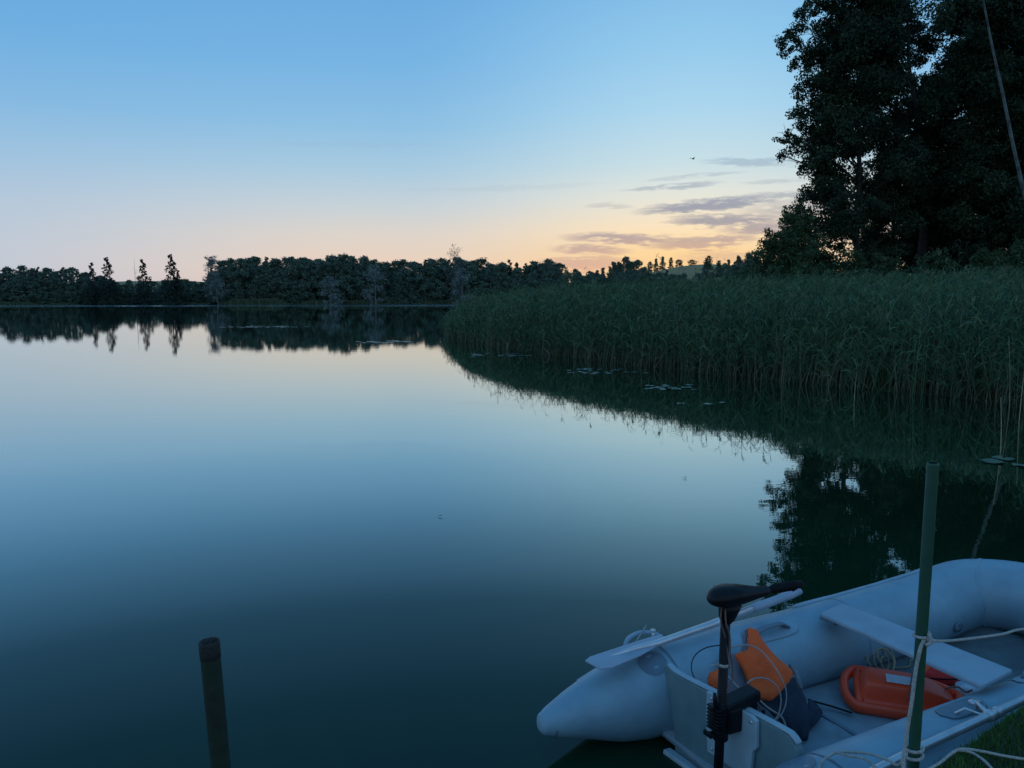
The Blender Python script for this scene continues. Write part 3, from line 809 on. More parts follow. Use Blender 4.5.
# bird
mb = MB(); mb.tube([(-.16, 0, 0), (-.06, 0, .02), (.05, 0, .02), (.14, 0, .03), (.19, 0, .02)], [.01, .05, .06, .035, .006], 8)
for sgn in (-1, 1):
    mb.add([(.06, sgn*.03, .03), (-.05, sgn*.03, .03), (-.10, sgn*.22, .12), (-.06, sgn*.42, .05), (.03, sgn*.2, .13)], [(0, 1, 2, 4), (4, 2, 3)])
o = mb.build('bird', M['bird'], None); o.location = deep(693, 159, 70); o.rotation_euler = (0, .1, .6); tag(o, 'small dark bird flying above the evening clouds', 'bird')

# ------------------------------------------------------------------ near bank with turf
ED = [(-3.4, .3), (.3, 1.78), (1.382, 2.53), (2.012, 2.97), (3.18, 3.75), (5.2, 5.0), (9, 8.3)]
bt = [Vector((x, y, .53)) for x, y in ED]
mb = MB(); vs_ = []; nE = len(ED)
prof = [(0.10, -1.5), (.0, .20), (-.01, .44), (.03, .52), (.10, .545)]     # inward offset, height
nrm = Vector((.53, -.85, 0))
for x, y in ED:
    for o_, z in prof: vs_.append((x+nrm.x*o_, y+nrm.y*o_, z))
    vs_.append((x+nrm.x*9, y+nrm.y*9, .56))
k = len(prof)+1
fs = [(i*k+j, (i+1)*k+j, (i+1)*k+j+1, i*k+j+1) for i in range(nE-1) for j in range(k-1)]
mb.add(vs_, fs); o = mb.build('bank', M['soil'], None, sm=True); tag(o, kind='structure')
n = 90000
u = rng.uniform(0, 1, n)*4.2; A0 = np.array([.3, 1.78]); dv = np.array([.83, .555])
wv = rng.uniform(0, 1, n)**1.3*1.7
def edge_xy(u):
    xs = np.array([e[0] for e in ED]); ys = np.array([e[1] for e in ED]); return u+.3, np.interp(u+.3, xs, ys)
ex, ey = edge_xy(u)
bx = ex+nrm.x*wv; by = ey+nrm.y*wv
bz = np.interp(wv, [0, .03, .10, 9], [.46, .52, .545, .56])-.004
tn = np.clip(.45+.25*np.sin(bx*9)*np.cos(by*7)+rng.normal(0, .2, n), 0, 1)
o = blades('grass', np.stack([bx, by, bz], -1), rng.uniform(.012, .034, n), .0022, M['grass'], tn, lean=.8)
tag(o, 'short green turf on top of the near bank', 'grass', kind='stuff')

# ------------------------------------------------------------------ posts
pt = empty('mooring_post', (1.445, 2.60, 0), 0, 'tall green pipe post with a rope tied round it', 'post')
mb = MB(); mb.tube([(0, 0, -.6), (0, 0, .9), (.004, 0, 1.63)], .0195, 20, cap=False); mb.tube([(.004, 0, 1.63), (.004, 0, 1.636), (.004, 0, 1.636), (.004, 0, 1.60), (.004, 0, 1.3)], [.0195, .0185, .015, .0145, .0145], 20, cap=False)
mb.build('pipe', M['post_green'], pt, sm=True)
p0 = at(221.5, 790, 0.6); p1 = deep(209, 641, 2.62)
pt2 = empty('pipe_post', (p1.x+.045, 2.62, 0), 0, 'short rusty hollow pipe standing alone in the open water', 'post')
mb = MB()
axis = Vector((-.045, 0, p1.z)); 
rr_ = .0345
mb.tube([Vector((.03, 0, -.9)), axis*.5, axis*.94], rr_, 24, cap=False)
mb.build('pipe', M['post_mossy'], pt2, sm=True)
mb = MB(); mb.tube([axis*.935, axis*.937, axis*.998, axis, axis, axis*.997, axis*.9, axis*.6], [rr_, rr_+.0015, rr_+.0015, rr_, rr_-.006, rr_-.008, rr_-.008, rr_-.008], 28, cap=False)
mb.build('collar', material('rust', (.022, .022, .018), .8, col2=(.012, .022, .018), vscale=25, bump=.5, bscale=50), pt2, sm=True)

# ------------------------------------------------------------------ inflatable boat
BX, BY, BTH = .13, 3.49, .455
BM_ = Matrix.Translation((BX, BY, 0)) @ Matrix.Rotation(BTH, 4, 'Z')
BI = BM_.inverted()
def bl(px, py, z):            # boat coordinates of what is seen at a pixel, at height z
    return BI @ at(px, py, z)
def bw(s, t, z):              # boat coordinates (along, across, up) -> local vector
    return Vector((s, -t, z))
boat = empty('inflatable_boat', (BX, BY, 0), BTH, 'grey inflatable boat moored by the bank with a bench seat', 'boat')
BEAM = 1.10; TR = .222
half = [(.0, .0, .160, .022), (.008, 0, .160, .040), (.028, 0, .161, .055), (.12, .0, .166, .092), (.26, 0, .174, .138), (.42, 0, .174, .186), (.56, 0, .180, .214), (.70, 0, .185, TR), (1.1, 0, .19, TR), (1.6, 0, .192, TR), (2.1, 0, .196, TR), (2.5, 0, .21, TR),
        (2.80, .0, .225, TR), (3.04, .0, .255, TR), (3.18, .05, .28, .222), (3.26, .20, .31, .22), (3.285, .38, .33, .22)]
full = half+[(3.29, .55, .335, .22)]+[(s, BEAM-t, z, r) for s, t, z, r in reversed(half)]
pth = [bw(*h[:3]) for h in full]; rad = [h[3] for h in full]
# refine along the path
fine = []; fr = []
for i in range(len(pth)-1):
    m_ = 3
    for k in range(m_): 
        fine.append(None); fr.append(rad[i]*(1-k/m_)+rad[i+1]*k/m_)
fine = spline(pth, 3); fr.append(rad[-1])
mb = MB(); mb.tube(fine, fr, 36)
mb.build('hull_tube', M['pvc'], boat, sm=True)
def tube_ring(side, s, w, off=.003, name='seam', m=None, ang=(0, 2*PI), n=36, cone=False):
    """band on the tube, between s and s+w, ang measured from the top, towards the outside positive"""
    SS = [h[0] for h in half[:14]]
    def pr(s_):
        z = np.interp(s_, SS, [h[2] for h in half[:14]]); r = np.interp(s_, SS, [h[3] for h in half[:14]]); t0 = np.interp(s_, SS, [h[1] for h in half[:14]])
        return z, r, t0
    mb = MB(); vs_ = []; fs = []
    ks = max(2, int(w/.04)+1)
    for i in range(ks):
        s_ = s+w*i/(ks-1); z, r, t0 = pr(s_)
        for k in range(n+1):
            a = ang[0]+(ang[1]-ang[0])*k/n
            t = t0-math.sin(a)*(r+off); 
            if side == 'near': t = BEAM-t
            vs_.append(bw(s_, t, z+math.cos(a)*(r+off)))
    for i in range(ks-1):
        for k in range(n): fs.append((i*(n+1)+k, i*(n+1)+k+1, (i+1)*(n+1)+k+1, (i+1)*(n+1)+k))
    mb.add(vs_, fs)
    return mb.build(name, m or M['pvc'], boat, sm=True)
def surf(side, s, a, off=0.0):
    SS = [h[0] for h in half[:16]]
    z = np.interp(s, SS, [h[2] for h in half[:16]]); r = np.interp(s, SS, [h[3] for h in half[:16]]); t0 = np.interp(s, SS, [h[1] for h in half[:16]])
    t = t0-math.sin(a)*(r+off)
    if side == 'near': t = BEAM-t
    return bw(s, t, z+math.cos(a)*(r+off))
def path_ring(i0, w, name, m, off=.003):
    a_, b2 = Vector(fine[i0]), Vector(fine[i0+1]); d_ = (b2-a_).normalized()
    mb = MB(); mb.tube([a_, a_+d_*.002, a_+d_*(w-.002), a_+d_*w], [fr[i0]-.004, fr[i0]+off, fr[i0]+off, fr[i0]-.004], 36, cap=False); mb.build(name, m, boat, sm=True)
path_ring(14*3+1, .018, 'seam', M['pvc'])
for side in ('far', 'near'):
    tube_ring(side, .055, .012, .0025, 'seam', M['pvc_dark'])
    tube_ring(side, .70, .012, .0025, 'seam', M['pvc_dark'])
    tube_ring(side, 2.02, .03, .0022, 'seam')
    # outer rubbing strake, runs high along the outside
    q = [surf(side, s, R(62), .004) for s in np.linspace(.30, 3.3, 40)]
    mb = MB(); mb.tube(q, .013, 8, sy=1); mb.build('rubbing_strake', M['pvc_trim'], boat, sm=True)
    q = [surf(side, s, R(74), .001) for s in np.linspace(.30, 3.3, 40)]
    mb = MB(); mb.tube(q, .008, 8); mb.build('rubbing_strake', M['pvc_dark'], boat, sm=True)
# low ridge where the tubes meet the floor, chafing strip on the tube
    tube_ring(side, .75, 2.2, .002, 'floor_seam', M['pvc_dark'], ang=(R(-127), R(-117)), n=3)
# raised strip on the outer top, forward half of the far tube
q = [surf('far', s, R(22+14*math.sin(PI*min(1, (s-1.75)/1.3))), .006) for s in np.linspace(1.72, 2.95, 30)]
mb = MB(); mb.tube(q, [.006]+[.013]*28+[.006], 8); mb.build('grab_line', M['pvc_trim'], boat, sm=True)
# floor
mb = MB(); vs_ = []; fs = []
ss_ = np.linspace(.60, 3.16, 28)
for i, s in enumerate(ss_):
    zf = .055+max(0, s-2.5)**2*.14
    e = .02 if s < 2.8 else .02+(s-2.8)*.5
    for j in range(13):
        t = e+(BEAM-2*e)*j/12; vs_.append(bw(s, t, zf+(.004 if j % 3 == 0 else 0)))
for i in range(27):
    for j in range(12): fs.append((i*13+j, i*13+j+1, (i+1)*13+j+1, (i+1)*13+j))
mb.add(vs_, fs); mb.build('floor', M['floor_panel'], boat, sm=True, solid=.03)
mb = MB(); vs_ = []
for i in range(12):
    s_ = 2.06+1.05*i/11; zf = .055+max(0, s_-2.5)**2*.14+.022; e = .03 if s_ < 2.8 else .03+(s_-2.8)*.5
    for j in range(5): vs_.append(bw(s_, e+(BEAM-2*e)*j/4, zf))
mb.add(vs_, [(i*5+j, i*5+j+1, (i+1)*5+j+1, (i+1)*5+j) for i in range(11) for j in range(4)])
mb.build('bow_floor', material('bow_floor_dark', (.14, .17, .18), .6, var=.3, vscale=6), boat, sm=True)  # separate, darker sheet just above the forward part of the floor
mb = MB(); mb.box(bw(.72, .55, .083), (.03, .80, .025)); mb.build('floor_joint', M['pvc_trim'], boat, bevel=.004)
mb = MB(); mb.box(bw(1.42, .55, .076), (.02, .86, .006)); mb.build('floor_joint', M['pvc_dark'], boat)
# transom
ST = .60
pf = [(.275, -.06), (.262, .10), (.232, .24), (.195, .34), (.175, .395), (.185, .414), (.205, .420), (.235, .410), (.28, .402), (.86, .425), (.92, .42), (.955, .38), (.97, .30), (.97, -.06)]
def prism(mb, prof, s0, s1, shift=0.0):
    n_ = len(prof)
    vs_ = [bw(s0+shift*(t-.2), t, z) for t, z in prof]+[bw(s1+shift*(t-.2), t, z) for t, z in prof]
    fs = [tuple(range(n_)), tuple(reversed(range(n_, 2*n_)))]+[(i, (i+1) % n_, (i+1) % n_+n_, i+n_) for i in range(n_)]
    return mb.add(vs_, fs)
SHF = .10
mb = MB(); prism(mb, pf, ST-.004, ST+.032, SHF); mb.build('transom', M['transom_paint'], boat, bevel=.006)
# pale capping along the top edge
q = [bw(ST+.014+SHF*(t-.2), t, z+.003) for t, z in [(.20, .421), (.27, .405), (.5, .415), (.86, .427), (.92, .422), (.95, .40)]]
mb = MB(); mb.tube(spline(q, 4), .019, 8, sy=.35); mb.build('transom_cap', M['board_edge'], boat, sm=True)
# motor pads on the outside and the rib below
mb = MB(); prism(mb, [(.50, .14), (.485, .30), (.485, .425), (.74, .430), (.77, .42), (.775, .30), (.755, .27), (.745, .14)], ST-.028, ST-.007, SHF); mb.build('motor_pad', M['board_edge'], boat, bevel=.005)
mb = MB(); prism(mb, [(.50, .20), (.50, .41), (.74, .415), (.76, .40), (.76, .20)], ST+.035, ST+.052, SHF); mb.build('motor_pad', M['transom_paint'], boat, bevel=.005)
mb = MB(); prism(mb, [(.24, -.02), (.24, .02), (.94, .02), (.94, -.02)], ST-.05, ST-.006, SHF); mb.build('bottom_rail', M['board_edge'], boat, bevel=.006)
mb = MB()
for t, z in ((.745, .405), (.52, .405), (.53, .17), (.72, .17)):
    a = bw(ST-.034+SHF*(t-.2), t, z); mb.tube([a, a+Vector((.010, 0, 0))], .007, 8)
mb.build('bolt', M['alu'], boat, sm=True)
# patches where the transom top meets the tubes
for side in ('far', 'near'):
    mb = MB(); vs_ = [surf(side, .60, R(-22), .004)]; n_ = 28
    for k in range(n_):
        a = 2*PI*k/n_; vs_.append(surf(side, .60+.075*math.cos(a), R(-22)+.075*math.sin(a)/TR, .0045))
    mb.add(vs_, [(0, k+1, (k+1) % n_+1) for k in range(n_)]); mb.build('patch', M['pvc_dark'], boat, sm=True)
# bench seat
cn = [bl(820, 613, .46), bl(843, 603, .46), bl(1013, 670, .46), bl(982, 686, .46)]
cc = sum(cn, Vector())/4
def seatquad(z): return [Vector((c.x, c.y, z)) for c in cn]
mb = MB(); mb.add(seatquad(.437)+seatquad(.463), [(3, 2, 1, 0), (4, 5, 6, 7), (0, 1, 5, 4), (1, 2, 6, 5), (2, 3, 7, 6), (3, 0, 4, 7)])
seat = mb.build('bench_seat', M['seat_paint'], boat, bevel=.009, seg=3)
mb = MB()
for c, d_ in ((cn[0].lerp(cn[1], .5), -1),):
    mb.box((c.x, c.y-d_*(-.055), .425), (.2, .10, .022))
mb.build('seat_bracket', M['pvc_dark'], boat, bevel=.006)
# lift handle on the far tube, valve and mouldings
def arch(side, s0, s1, ang, h, r, name, m, parent):
    q = []
    for k in range(13):
        u = k/12; q.append(surf(side, s0+(s1-s0)*u, ang, .003+h*min(1, 1.35*math.sin(PI*u))))
    mb = MB(); mb.tube(q, r, 8, sy=.45); return mb.build(name, m, parent, sm=True)
def curved_pad(side, s0, s1, a0, a1, off, name, m, parent):
    mb = MB(); vs_ = []; fs = []; ni, nj = 12, 8
    for i in range(ni+1):
        u = i/ni*2-1; w = (1-abs(u)**3.2)**(1/3.2) if abs(u) < 1 else 0
        for j in range(nj+1):
            v_ = j/nj*2-1; vs_.append(surf(side, (s0+s1)/2+u*(s1-s0)/2, (a0+a1)/2+v_*w*(a1-a0)/2, off))
    for i in range(ni):
        for j in range(nj): fs.append((i*(nj+1)+j, i*(nj+1)+j+1, (i+1)*(nj+1)+j+1, (i+1)*(nj+1)+j))
    mb.add(vs_, fs); return mb.build(name, m, parent, sm=True, solid=.004)
hd = empty('carry_handle'); hd.parent = boat
curved_pad('far', 1.18, 1.58, R(-38), R(-8), .004, 'handle_pad', M['pvc'], hd)
arch('far', 1.24, 1.50, R(-24), .045, .022, 'handle_grip', M['pvc_dark'], hd)
hd = empty('carry_handle'); hd.parent = boat
curved_pad('near', 1.98, 2.32, R(-30), R(0), .004, 'handle_pad', M['pvc'], hd)
arch('near', 2.04, 2.26, R(-15), .04, .02, 'handle_grip', M['pvc_dark'], hd)
for (s, a) in ((2.78, -96),):
    mb = MB(); c = surf('far', s, R(a), .003); c2 = surf('far', s, R(a), .016)
    mb.tube([c, c2, c2.lerp(c, .3), c2.lerp(c, .3)], [.034, .030, .022, .004], 20)
    mb.build('air_valve', M['pvc_dark'], boat, sm=True)
# oarlock on the far tube: base pad, post and the small hooks and loops round it
ol = empty('oarlock'); ol.parent = boat
curved_pad('far', .62, .84, R(8), R(45), .005, 'oarlock_base', M['pvc_trim'], ol)
P0 = surf('far', .73, R(24), 0)
mb = MB(); mb.tube([P0, P0+Vector((0, 0, .062))], .009, 10); mb.tube([P0+Vector((0, .0, .062)), P0+Vector((0, 0, .072))], .014, 12)
mb.build('oarlock_post', M['alu'], ol, sm=True)
mb = MB(); mb.tube(spline([P0+Vector((-.17, .01, .012)), P0+Vector((-.13, .035, .035)), P0+Vector((-.05, .05, .042)), P0+Vector((.02, .03, .036)), P0+Vector((.05, .0, .02))], 5), .013, 8)
mb.build('oarlock_strap', M['pvc_trim'], ol, sm=True)
ol2 = empty('oarlock'); ol2.parent = boat
ll = bl(990, 714, .44)
curved_pad('near', 1.38, 1.66, R(-20), R(8), .005, 'oarlock_base', M['pvc_dark'], ol2)

def local_oar(name, label, pts_z, blade=None, parent=None, r=.0145, handle=None):
    """pts_z: points in boat coordinates; a thing of its own, in world space"""
    o = empty(name, (0, 0, 0), 0, label, 'oar')
    W = [BM_ @ p for p in pts_z]
    o.location = W[0]
    return o, [w_-W[0] for w_ in W]
# far oar, blade at the stern
oz = .455
a = Vector((*bl(590, 662, .43).xy, .425)); b_ = Vector((*bl(664, 643, oz).xy, oz+.0)); c = Vector((*bl(752, 609, oz+.01).xy, oz+.012)); d_ = Vector((*bl(800, 593, oz+.01).xy, oz+.02))
oar, (wa, wb, wc, wd) = local_oar('oar', 'grey oar lying on the far tube with its flat blade at stern', [a, b_, c, d_])
mb = MB(); mb.tube([wb.lerp(wa, .72)+Vector((0, 0, .004)), wb.lerp(wa, .4)+Vector((0, 0, .012)), wb.lerp(wa, .1)+Vector((0, 0, .008)), wb.lerp(wc, .5), wc], [.007, .014, .018, .021, .021], 12); mb.build('shaft', M['alu'], oar, sm=True)
mb = MB(); mb.tube([wc, wc.lerp(wd, .08), wc.lerp(wd, .8), wd], [.022, .024, .024, .018], 12); mb.build('grip', M['oar_plastic'], oar, sm=True)
# blade: tapered, slightly cupped, its outline fixed by four points seen
pa = [(585, 661), (590, 657), (640, 640.5), (661, 634.5), (667, 640), (652, 649), (640, 656), (612, 668), (600, 669.5)]
bm_v = []
for (px, py) in pa:
    z = .43+.028*(px-585)/80
    v = BM_ @ Vector((*bl(px, py, z).xy, z)); bm_v.append(v-oar.location)
n_ = len(bm_v)
mb = MB(); mb.add([v+Vector((0, 0, .004)) for v in bm_v]+[v-Vector((0, 0, .004)) for v in bm_v], [tuple(range(n_)), tuple(reversed(range(n_, 2*n_)))]+[(i, (i+1) % n_, (i+1) % n_+n_, i+n_) for i in range(n_)])
mb.build('blade', M['oar_plastic'], oar, bevel=.003)
# small metal hook behind the blade
hk = MB(); h0 = Vector((*bl(634, 645, .43).xy, .43)); h1 = Vector((*bl(646, 629, .43).xy, .45)); hk.tube([BM_ @ h0-oar.location, BM_ @ h1-oar.location], .004, 6)
hk.build('cord_end', M['rope_white'], oar, sm=True)
# near oar, along the outside of the near tube
pz = [Vector((*bl(850, 784, .40).xy, .40)), Vector((*bl(912, 752, .42).xy, .42)), Vector((*bl(968, 726, .44).xy, .44)), Vector((*bl(1030, 697, .465).xy, .465)), Vector((*bl(1100, 665, .48).xy, .48))]
oar2, wz = local_oar('oar', 'grey oar on the near tube, its shaft held in a clamp above the turf', pz)
mb = MB(); mb.tube(spline(wz, 4), .0185, 14); mb.build('shaft', M['alu'], oar2, sm=True)
mb = MB(); e0 = wz[0]+(wz[0]-wz[1]).normalized()*.02
dr = (wz[0]-wz[1]).normalized(); sd = Vector((-dr.y, dr.x, 0))
mb.add([e0+sd*.02+Vector((0, 0, .004)), e0-sd*.02+Vector((0, 0, .004)), e0+dr*.25-sd*.08, e0+dr*.5-sd*.07, e0+dr*.5+sd*.07, e0+dr*.25+sd*.08], [(0, 1, 2, 3, 4, 5)])
mb.build('blade', M['oar_plastic'], oar2, solid=.008)
# clamp on near oarlock
cw = BI @ (wz[2].lerp(wz[3], .30)+oar2.location); dv3 = (BI.to_3x3() @ (wz[3]-wz[2])).normalized()
mb = MB(); 
mb.tube([cw+dv3*.00, cw+dv3*.045], .024, 16); mb.tube([cw+dv3*.055, cw+dv3*.085], .023, 16)
c1 = surf('near', 1.54, R(8), 0)
mb.tube([c1, c1+Vector((0, 0, .05)), cw+dv3*.02], .010, 10)
mb.tube([surf('near', 1.44, R(0), .008), surf('near', 1.48, R(4), .03), cw+dv3*.0], .006, 8)
mb.box(surf('near', 1.60, R(-4), .012), (.05, .03, .018))
mb.tube([cw+dv3*.10, cw+dv3*.135], [.02, .014], 14)
mb.build('oarlock_clamp', M['alu'], ol2, sm=True)

# ------------------------------------------------------------------ electric motor on the transom
def shaft_point(z):  # the motor stands in this vertical plane
    return z
top = Vector((*bl(726, 612, .87).xy, .87)); low = Vector((*bl(717, 768, .12).xy, .12))
base0 = bw(ST-.075+SHF*.30, .50, 0)
topL = Vector((base0.x, base0.y, .88)); 
print('shaft by sight', top, low, 'by transom', base0)
sh_top = Vector(((top.x+base0.x)/2, (top.y+base0.y)/2, .88)); sh_top = top.copy()
motor = empty('outboard_motor', BM_ @ Vector((top.x, top.y, 0)), BTH, 'black electric outboard motor clamped on the transom with its tiller raised', 'motor')
# in motor space: x along the boat (towards the bow), y to the far side
tilt = Vector((-.02, 0, -1)).normalized()
hp = Vector((0, 0, .888))
lowp = hp+tilt*1.25
mb = MB(); mb.tube([hp+tilt*.02, lowp], .0205, 16); mb.build('shaft', M['black_plastic'], motor, sm=True)
# head: an asymmetric rounded shell
TD = math.radians(-4)
def hx(u, v_, w_): return hp+Vector((u*math.cos(TD)-v_*math.sin(TD), u*math.sin(TD)+v_*math.cos(TD), w_))
prof = [(-.088, .048, .004), (-.080, .048, .026), (-.06, .052, .042), (-.03, .055, .053), (.01, .056, .056), (.06, .054, .050), (.11, .050, .040), (.16, .047, .030), (.20, .046, .024), (.222, .046, .019), (.228, .046, .004)]
mb = MB(); n_ = 20; rings = []
for (u, zc, r) in prof:
    wd_ = r*1.15
    ring = []
    for k in range(n_):
        a = 2*PI*k/n_; ca, sa = math.cos(a), math.sin(a)
        ring.append(hx(u, wd_*math.copysign(abs(ca)**.85, ca), zc+(r*.78 if sa > 0 else r*.80)*math.copysign(abs(sa)**.9, sa)))
    rings.append(ring)
vs_ = [v for r_ in rings for v in r_]
fs = [(i*n_+k, i*n_+(k+1) % n_, (i+1)*n_+(k+1) % n_, (i+1)*n_+k) for i in range(len(prof)-1) for k in range(n_)]+[tuple(reversed(range(n_))), tuple((len(prof)-1)*n_+k for k in range(n_))]
mb.add(vs_, fs); head = mb.build('head', M['black_plastic'], motor, sm=True)
mb = MB(); mb.tube([hx(.02, 0, .02), hx(.012, 0, -.015), hx(.004, 0, -.045), hx(0, 0, -.065)], [.050, .042, .034, .0215], 18); mb.build('neck', M['black_plastic'], motor, sm=True)
mb = MB()
mb.add([hx(-.045, -.020, .0895), hx(.03, -.022, .0915), hx(.03, .022, .0915), hx(-.045, .020, .0895), hx(-.045, -.020, .086), hx(.03, -.022, .086), hx(.03, .022, .086), hx(-.045, .02, .086)],
       [(0, 1, 2, 3), (7, 6, 5, 4), (0, 4, 5, 1), (1, 5, 6, 2), (2, 6, 7, 3), (3, 7, 4, 0)])
mb.build('power_gauge', M['decal'], head, bevel=.001)
mb = MB(); mb.tube([hx(.215, 0, .046), hx(.24, 0, .047), hx(.245, 0, .047), hx(.30, 0, .047), hx(.37, 0, .048), hx(.405, 0, .049), hx(.41, 0, .049)], [.015, .015, .0195, .020, .0185, .017, .010], 14)
mb.build('tiller', M['black_rubber'], motor, sm=True)
mb = MB()
for k in range(8):
    u = .255+.015*k; mb.tube([hx(u, 0, .0470), hx(u+.006, 0, .0470)], .0212, 14)
mb.tube([hx(.36, 0, .04), hx(.36, 0, .022)], .007, 6)
mb.build('grip_rib', M['black_rubber'], motor, sm=True)
# coiled leads from the neck into the shaft
mb = MB()
mb.tube(spline([hx(-.03, -.01, .02), hx(-.035, -.012, -.05), hx(-.012, -.015, -.12), hx(-.0, -.02, -.2), hx(.01, -.022, -.26)], 5), .0032, 6)
mb.tube(spline([hx(-.02, -.02, .01), hx(-.022, -.03, -.05), hx(-.0, -.03, -.11), hx(.012, -.022, -.2), hx(.03, -.015, -.25), hx(.028, -.02, -.32), hx(.0, -.02, -.36)], 5), .0035, 6)
mb.build('lead', M['wire_brown'], motor, sm=True)
mb = MB(); c0 = hp+tilt*.245; mb.tube([c0, c0+tilt*.012], .0245, 16); mb.tube([c0+Vector((-.02, 0, 0)), c0+Vector((-.075, 0, .004))], .003, 6)
mb.build('cable_tie', M['rope_white'], motor, sm=True)
# bracket
tz = .425
mc = Vector((0, 0, tz-.02)); xs = tilt.x*(-.0)+(hp+tilt*(hp.z-tz)).x
mb = MB()
mb.tube([Vector((xs, 0, tz+.035)), Vector((xs, 0, tz-.13))], .034, 18)
mb.box(Vector((xs+.045, 0, tz-.035)), (.075, .095, .11))
mb.box(Vector((xs+.095, .0, tz+.03)), (.19, .085, .05), Matrix.Rotation(R(-10), 3, 'Y'))
mb.box(Vector((xs+.155, .0, tz-.05)), (.035, .085, .16))
mb.build('bracket', M['black_plastic'], motor, bevel=.010, seg=3)
mb = MB()
for k in range(7): mb.box(Vector((xs-.035, -.0, tz+.025-.016*k)), (.028, .075, .008))
mb.build('tilt_rack', M['black_plastic'], motor, bevel=.002)
mb = MB(); mb.tube([Vector((xs-.03, -.01, tz)), Vector((xs-.045, -.012, tz+.06)), Vector((xs-.05, -.012, tz+.10))], [.013, .010, .007], 8)
mb.build('tilt_lever', M['black_plastic'], motor, sm=True)
mb = MB(); mb.tube([Vector((xs-.03, 0, tz-.085)), Vector((xs-.065, 0, tz-.085))], .008, 8); mb.box(Vector((xs-.07, 0, tz-.085)), (.012, .05, .022))
mb.build('wing_screw', M['black_plastic'], motor, bevel=.003)
mb = MB()
for yy_ in (-.025, .025):
    mb.tube([Vector((xs+.125, yy_, tz-.06)), Vector((xs+.215, yy_, tz-.06))], .007, 8); mb.box(Vector((xs+.22, yy_, tz-.06)), (.01, .012, .05))
mb.build('clamp_screw', M['black_plastic'], motor, bevel=.002)
mb = MB(); mb.tube([hp+tilt*.42, hp+tilt*.455], .024, 16); mb.tube([hp+tilt*.44, hp+tilt*.44+Vector((-.06, 0, .003))], .007, 8); mb.build('depth_collar', M['black_plastic'], motor, sm=True)
# the lower unit under the water
mb = MB(); lp = lowp; mb.tube([lp+Vector((-.16, 0, 0)), lp+Vector((-.1, 0, 0)), lp+Vector((.1, 0, 0)), lp+Vector((.16, 0, 0))], [.01, .045, .045, .01], 16); mb.build('motor_pod', M['black_plastic'], motor, sm=True)

# ------------------------------------------------------------------ things lying in the boat
def plane_pt(px, py, p0, n_):
    """where the sight line through a pixel meets a plane given in boat coordinates"""
    o_ = BI @ Vector((0, 0, CAM_H)); d_ = BI.to_3x3() @ ray(px, py)
    k_ = (p0-o_).dot(n_)/d_.dot(n_); return o_+d_*k_
def sheet(name, outline, p0, n_, thick, m, parent, origin, sub=2, bulge=.0, grid=7, wob=.006):
    """a padded cloth panel: outline (seen) filled as a grid between its left and right side, thickened"""
    L, Rr = outline
    def samp(pts, u):
        x = [i/(len(pts)-1) for i in range(len(pts))]; return np.interp(u, x, [p[0] for p in pts]), np.interp(u, x, [p[1] for p in pts])
    vs_ = []; ni = 10; nrm_ = n_.normalized()
    for i in range(ni+1):
        u = i/ni; lx, ly = samp(L, u); rx, ry = samp(Rr, u)
        for j in range(grid+1):
            v_ = j/grid; p = plane_pt(lx+(rx-lx)*v_, ly+(ry-ly)*v_, p0, n_)
            p = p+nrm_*(bulge*math.sin(PI*v_)*math.sin(PI*min(1, max(0, u)))+wob*math.sin(7*u+3*v_)*math.cos(5*v_+2*u)+rnd.uniform(-1, 1)*wob*.3)
            vs_.append(BM_ @ p-origin)
    fs = [(i*(grid+1)+j, i*(grid+1)+j+1, (i+1)*(grid+1)+j+1, (i+1)*(grid+1)+j) for i in range(ni) for j in range(grid)]
    mb = MB(); mb.add(vs_, fs); o = mb.build(name, m, parent, sm=True, solid=thick, sub=sub)
    o.modifiers.move(1, 1)
    return o
jo = BM_ @ bw(1.08, .45, .08)
jk = empty('life_jacket', jo, 0, 'orange life jacket slumped against the far tube beside the motor', 'life jacket')
nj = Vector((-.25, -.75, .60)); pj = bw(1.10, .38, .30)
sheet('front_panel', ([(748, 627), (747, 640), (749, 652), (734, 655), (733, 655), (742, 668), (748, 684), (750, 699)], [(756, 629), (760, 642), (768, 651), (779, 662), (788, 668), (794, 675), (787, 684), (770, 702)]), pj, nj, .045, M['orange_fabric'], jk, jo, bulge=.02)
sheet('back_panel', ([(709, 674), (707, 679), (708, 684), (712, 688)], [(722, 668), (723, 676), (722, 684), (721, 690)]), pj+nj*.06, nj, .04, M['orange_fabric'], jk, jo, bulge=.01)
sheet('lining', ([(722, 655), (720, 670), (722, 685), (728, 697)], [(740, 652), (748, 668), (752, 684), (754, 700)]), pj-nj*.05, nj, .02, M['grey_fabric'], jk, jo, bulge=.01)
sheet('shoulder_strap', ([(744, 630), (742, 640), (741, 652)], [(748, 628), (747, 640), (748, 653)]), pj-nj*.02, nj, .02, M['grey_fabric'], jk, jo, sub=1)
sheet('shoulder_strap', ([(788, 664), (795, 676), (799, 688)], [(794, 666), (800, 677), (802, 690)]), pj-nj*.03, nj, .02, M['grey_fabric'], jk, jo, sub=1)
